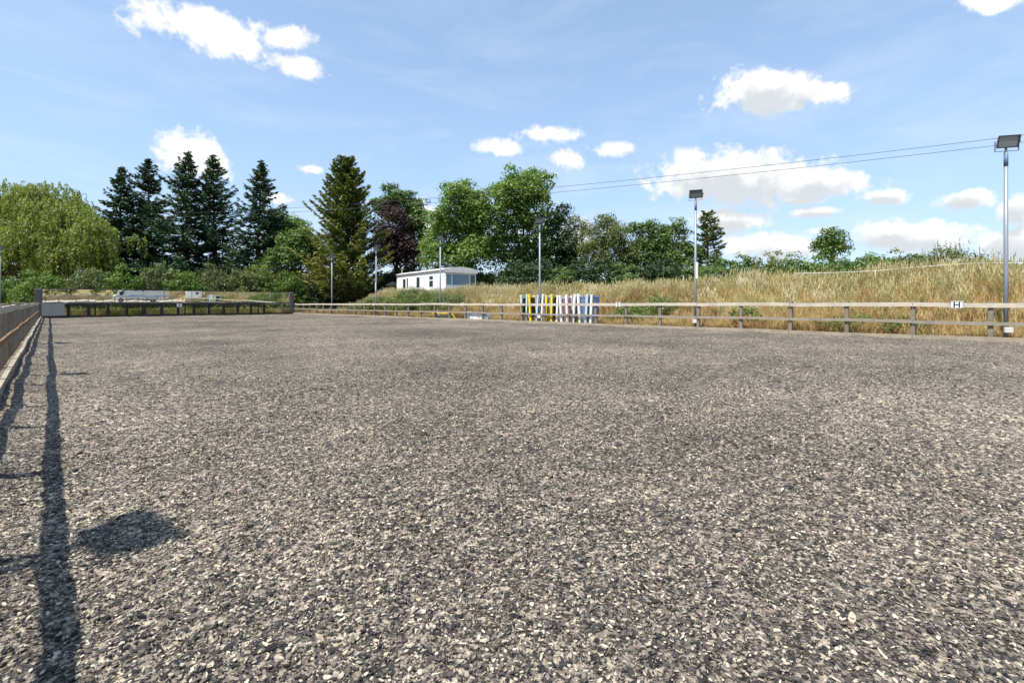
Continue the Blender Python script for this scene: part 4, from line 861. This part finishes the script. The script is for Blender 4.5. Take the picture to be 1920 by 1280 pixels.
# ---------------------------------------------------------------- electric tape on the bank and overhead cables
m_tape = simple('white_tape', (.82, .82, .80), .6, .2, var=.03)
et = empty('electric_fence', (26.8, -2, 0)); tag(et, 'white electric fence tape strung along the grass of the bank', 'electric fence')
pts = []
for y in (-7, -3.5, .2, 3.2, 6.4):
    zt = gz(26.6, y) + .74; pts.append(Vector((26.6, y, zt))); MB().tube([(26.6 - 26.8, y + 2, zt - 1.0), (26.6 - 26.8, y + 2, zt + .05)], .013, 6).build('stake', m_white, et)
for p, q in zip(pts[:-1], pts[1:]):
    o0 = Vector((26.8, -2, 0)); plank(et, 'tape', p - o0, q - o0, .004, .016, m_tape, .03, 5)
m_cable = simple('cable', (.05, .05, .055), .6, .2)
def cab(dz, lab):
    P = []
    for i in range(41):
        xc = -64 + i * 3.1; zc = 41 - .36 * xc; P.append(((xc + zc) * .70711, (zc - xc) * .70711, 11.15 + .00060 * (xc + 3) ** 2 + dz))
    o = MB().tube(P, .015, 5).build('overhead_cable', m_cable, smooth=True); tag(o, lab, 'cable', 'overhead power cables'); return P
PA = cab(0, 'upper overhead power cable crossing above the trees'); cab(-.45, 'lower overhead power cable crossing above the trees')
m_pole = wood('pole_wood', (.06, .05, .04), (.14, .12, .095), (.22, .19, .15))
for p, lab in ((PA[0], 'wooden power pole hidden behind the weeping willow'), (PA[-1], 'wooden power pole in the field beyond the bank')):
    g0 = gz(p[0], p[1]); r = empty('power_pole', (p[0], p[1], g0)); tag(r, lab, 'power pole', 'wooden power poles')
    MB().tube([(0, 0, -.5), (0, 0, p[2] - g0 + .25)], [.17, .12], 10).build('pole', m_pole, r, smooth=True)
    MB().box(-.6, .6, -.05, .05, p[2] - g0 - .62, p[2] - g0 - .5).build('crossarm', m_pole, r)

# ---------------------------------------------------------------- yard behind (seen in the mirrors)
m_lw = simple('lorry_white', (.74, .74, .71), .35, .5, var=.05, scale=1.5); m_lb = simple('lorry_blue', (.08, .25, .55), .35, .5, var=.08); m_lt = simple('lorry_trim', (.12, .12, .125), .6, .3); m_red = simple('lorry_red', (.5, .05, .04), .5, .4); m_tyre = simple('tyre', (.02, .02, .02), .85, .2)
def lorry(x, y, rz):
    r = empty('horse_lorry', (x, y, gz(x, y) + .02), rz); tag(r, 'white horse lorry with blue stripes parked in the yard', 'lorry')
    # local +X runs backwards from the nose; side facing -Y... both sides alike
    b = MB(); pr = [(1.9, .75), (1.9, 2.2), (1.1, 2.55), (1.0, 3.05), (1.3, 3.35), (8.6, 3.35), (8.6, .75)]; k = len(pr)
    b.add([(px, -1.2, pz) for px, pz in pr] + [(px, 1.2, pz) for px, pz in pr], [tuple(range(k)), tuple(range(2 * k - 1, k - 1, -1))] + [(i, k + i, k + (i + 1) % k, (i + 1) % k) for i in range(k)])
    bo = b.build('body', m_lw, r, bevel=.04)
    b = MB(); pr = [(.0, .55), (.0, 1.25), (.35, 1.45), (.95, 2.2), (1.88, 2.2), (1.88, .55)]; k = len(pr)
    b.add([(px, -1.1, pz) for px, pz in pr] + [(px, 1.1, pz) for px, pz in pr], [tuple(range(k)), tuple(range(2 * k - 1, k - 1, -1))] + [(i, k + i, k + (i + 1) % k, (i + 1) % k) for i in range(k)])
    cb = b.build('cab', m_lw, r, bevel=.03)
    b = MB(); b.add([(.37, -1.0, 1.5), (.37, 1.0, 1.5), (.91, .95, 2.16), (.91, -.95, 2.16)], [(0, 1, 2, 3)]); 
    for v_i in range(len(b.v)): b.v[v_i] = (b.v[v_i][0] - .03, b.v[v_i][1], b.v[v_i][2] + .02)
    b.build('windscreen', m_winb, cb)
    for s_ in (-1, 1):
        MB().box(.95, 1.7, s_ * 1.105 - .01, s_ * 1.105 + .01, 1.45, 2.1).build('side_window', m_win, cb)
        for xx in (3.2, 4.6): MB().box(xx, xx + .75, s_ * 1.21 - .012, s_ * 1.21 + .012, 2.2, 2.75).build('window', m_win, bo)
        MB().box(1.95, 8.55, s_ * 1.205 - .008, s_ * 1.205 + .008, 1.32, 1.42).build('stripe', m_lb, bo)
        b = MB(); b.add([(1.15, s_ * 1.206, 2.6), (2.0, s_ * 1.206, 2.5), (3.0, s_ * 1.206, 3.28), (1.35, s_ * 1.206, 3.3)], [(0, 1, 2, 3)]); b.build('stripe', m_lb, bo)
        MB().box(2.3, 6.3, s_ * 1.15 - .04, s_ * 1.15 + .04, .42, .72).build('side_skirt', m_lt, r)
        for xx in (1.25, 6.9):
            w = MB().tube([(xx, s_ * .85, .44), (xx, s_ * 1.12, .44)], .44, 18).build('wheel', m_tyre, r); MB().tube([(xx, s_ * 1.121, .44), (xx, s_ * 1.14, .44)], .24, 14).build('rim', m_galv, w)
        MB().box(-.02, .06, s_ * .8 - .16, s_ * .8 + .16, .85, 1.05).build('headlight', m_glass, cb)
    MB().box(-.06, .02, -1.1, 1.1, .42, .72).build('bumper', m_red, cb)
    MB().box(-.02, .04, -.6, .6, .9, 1.15).build('grille', m_lt, cb)
    b = MB(); b.add([(1.02, -1.0, 2.62), (1.02, 1.0, 2.62), (1.02, 1.0, 3.0), (1.02, -1.0, 3.0)], [(0, 1, 2, 3)]); 
    for v_i in range(4): b.v[v_i] = (b.v[v_i][0] - .03 - (b.v[v_i][2] - 2.62) * .22, b.v[v_i][1], b.v[v_i][2])
    b.build('luton_stripe', m_lb, bo)
lorry(8.6, -10.8, R(3))
tr_ = empty('horse_trailer', (22.2, -9.5, gz(22.2, -9.5)), R(20)); tag(tr_, 'small white horse trailer at the edge of the yard', 'trailer')
MB().box(-1.5, 1.5, -.85, .85, .5, 2.2).build('body', m_lw, tr_, bevel=.12); MB().box(.3, .9, .851, .87, 1.4, 1.85).build('window', m_win, tr_); MB().box(1.52, 2.6, -.05, .05, .5, .58).build('drawbar', m_galv, tr_)
for s_ in (-1, 1): MB().tube([(-.2, s_ * .86, .33), (-.2, s_ * 1.02, .33)], .33, 16).build('wheel', m_tyre, tr_)
# paddock fence and trees behind the yard
xs2 = [-24 + 2.4 * k for k in range(26)]
fence('paddock fence of posts and rails across the far side of the yard', 'arena boundary fences', -34.2, xs2, m_rail, m_mid, lambda x, y: gz(x, y), 1, horiz_x=False)
for i, (x, y, rad, h) in enumerate([(-40, -85, 5, 9), (-28, -90, 6, 12), (-14, -86, 5, 8), (0, -92, 6, 11), (14, -88, 5, 9), (30, -92, 6, 12), (46, -80, 6, 10), (62, -66, 6, 11)]):
    bush('tree %s in the line behind the paddock' % ['at the open end', 'second', 'low third', 'fourth', 'small fifth', 'tall sixth', 'seventh', 'last, nearest the bank'][i], x, y, rad, h, 'oak', 'trees behind the paddock', name='paddock_tree', cat='tree', leaf=.6, dens=.45)
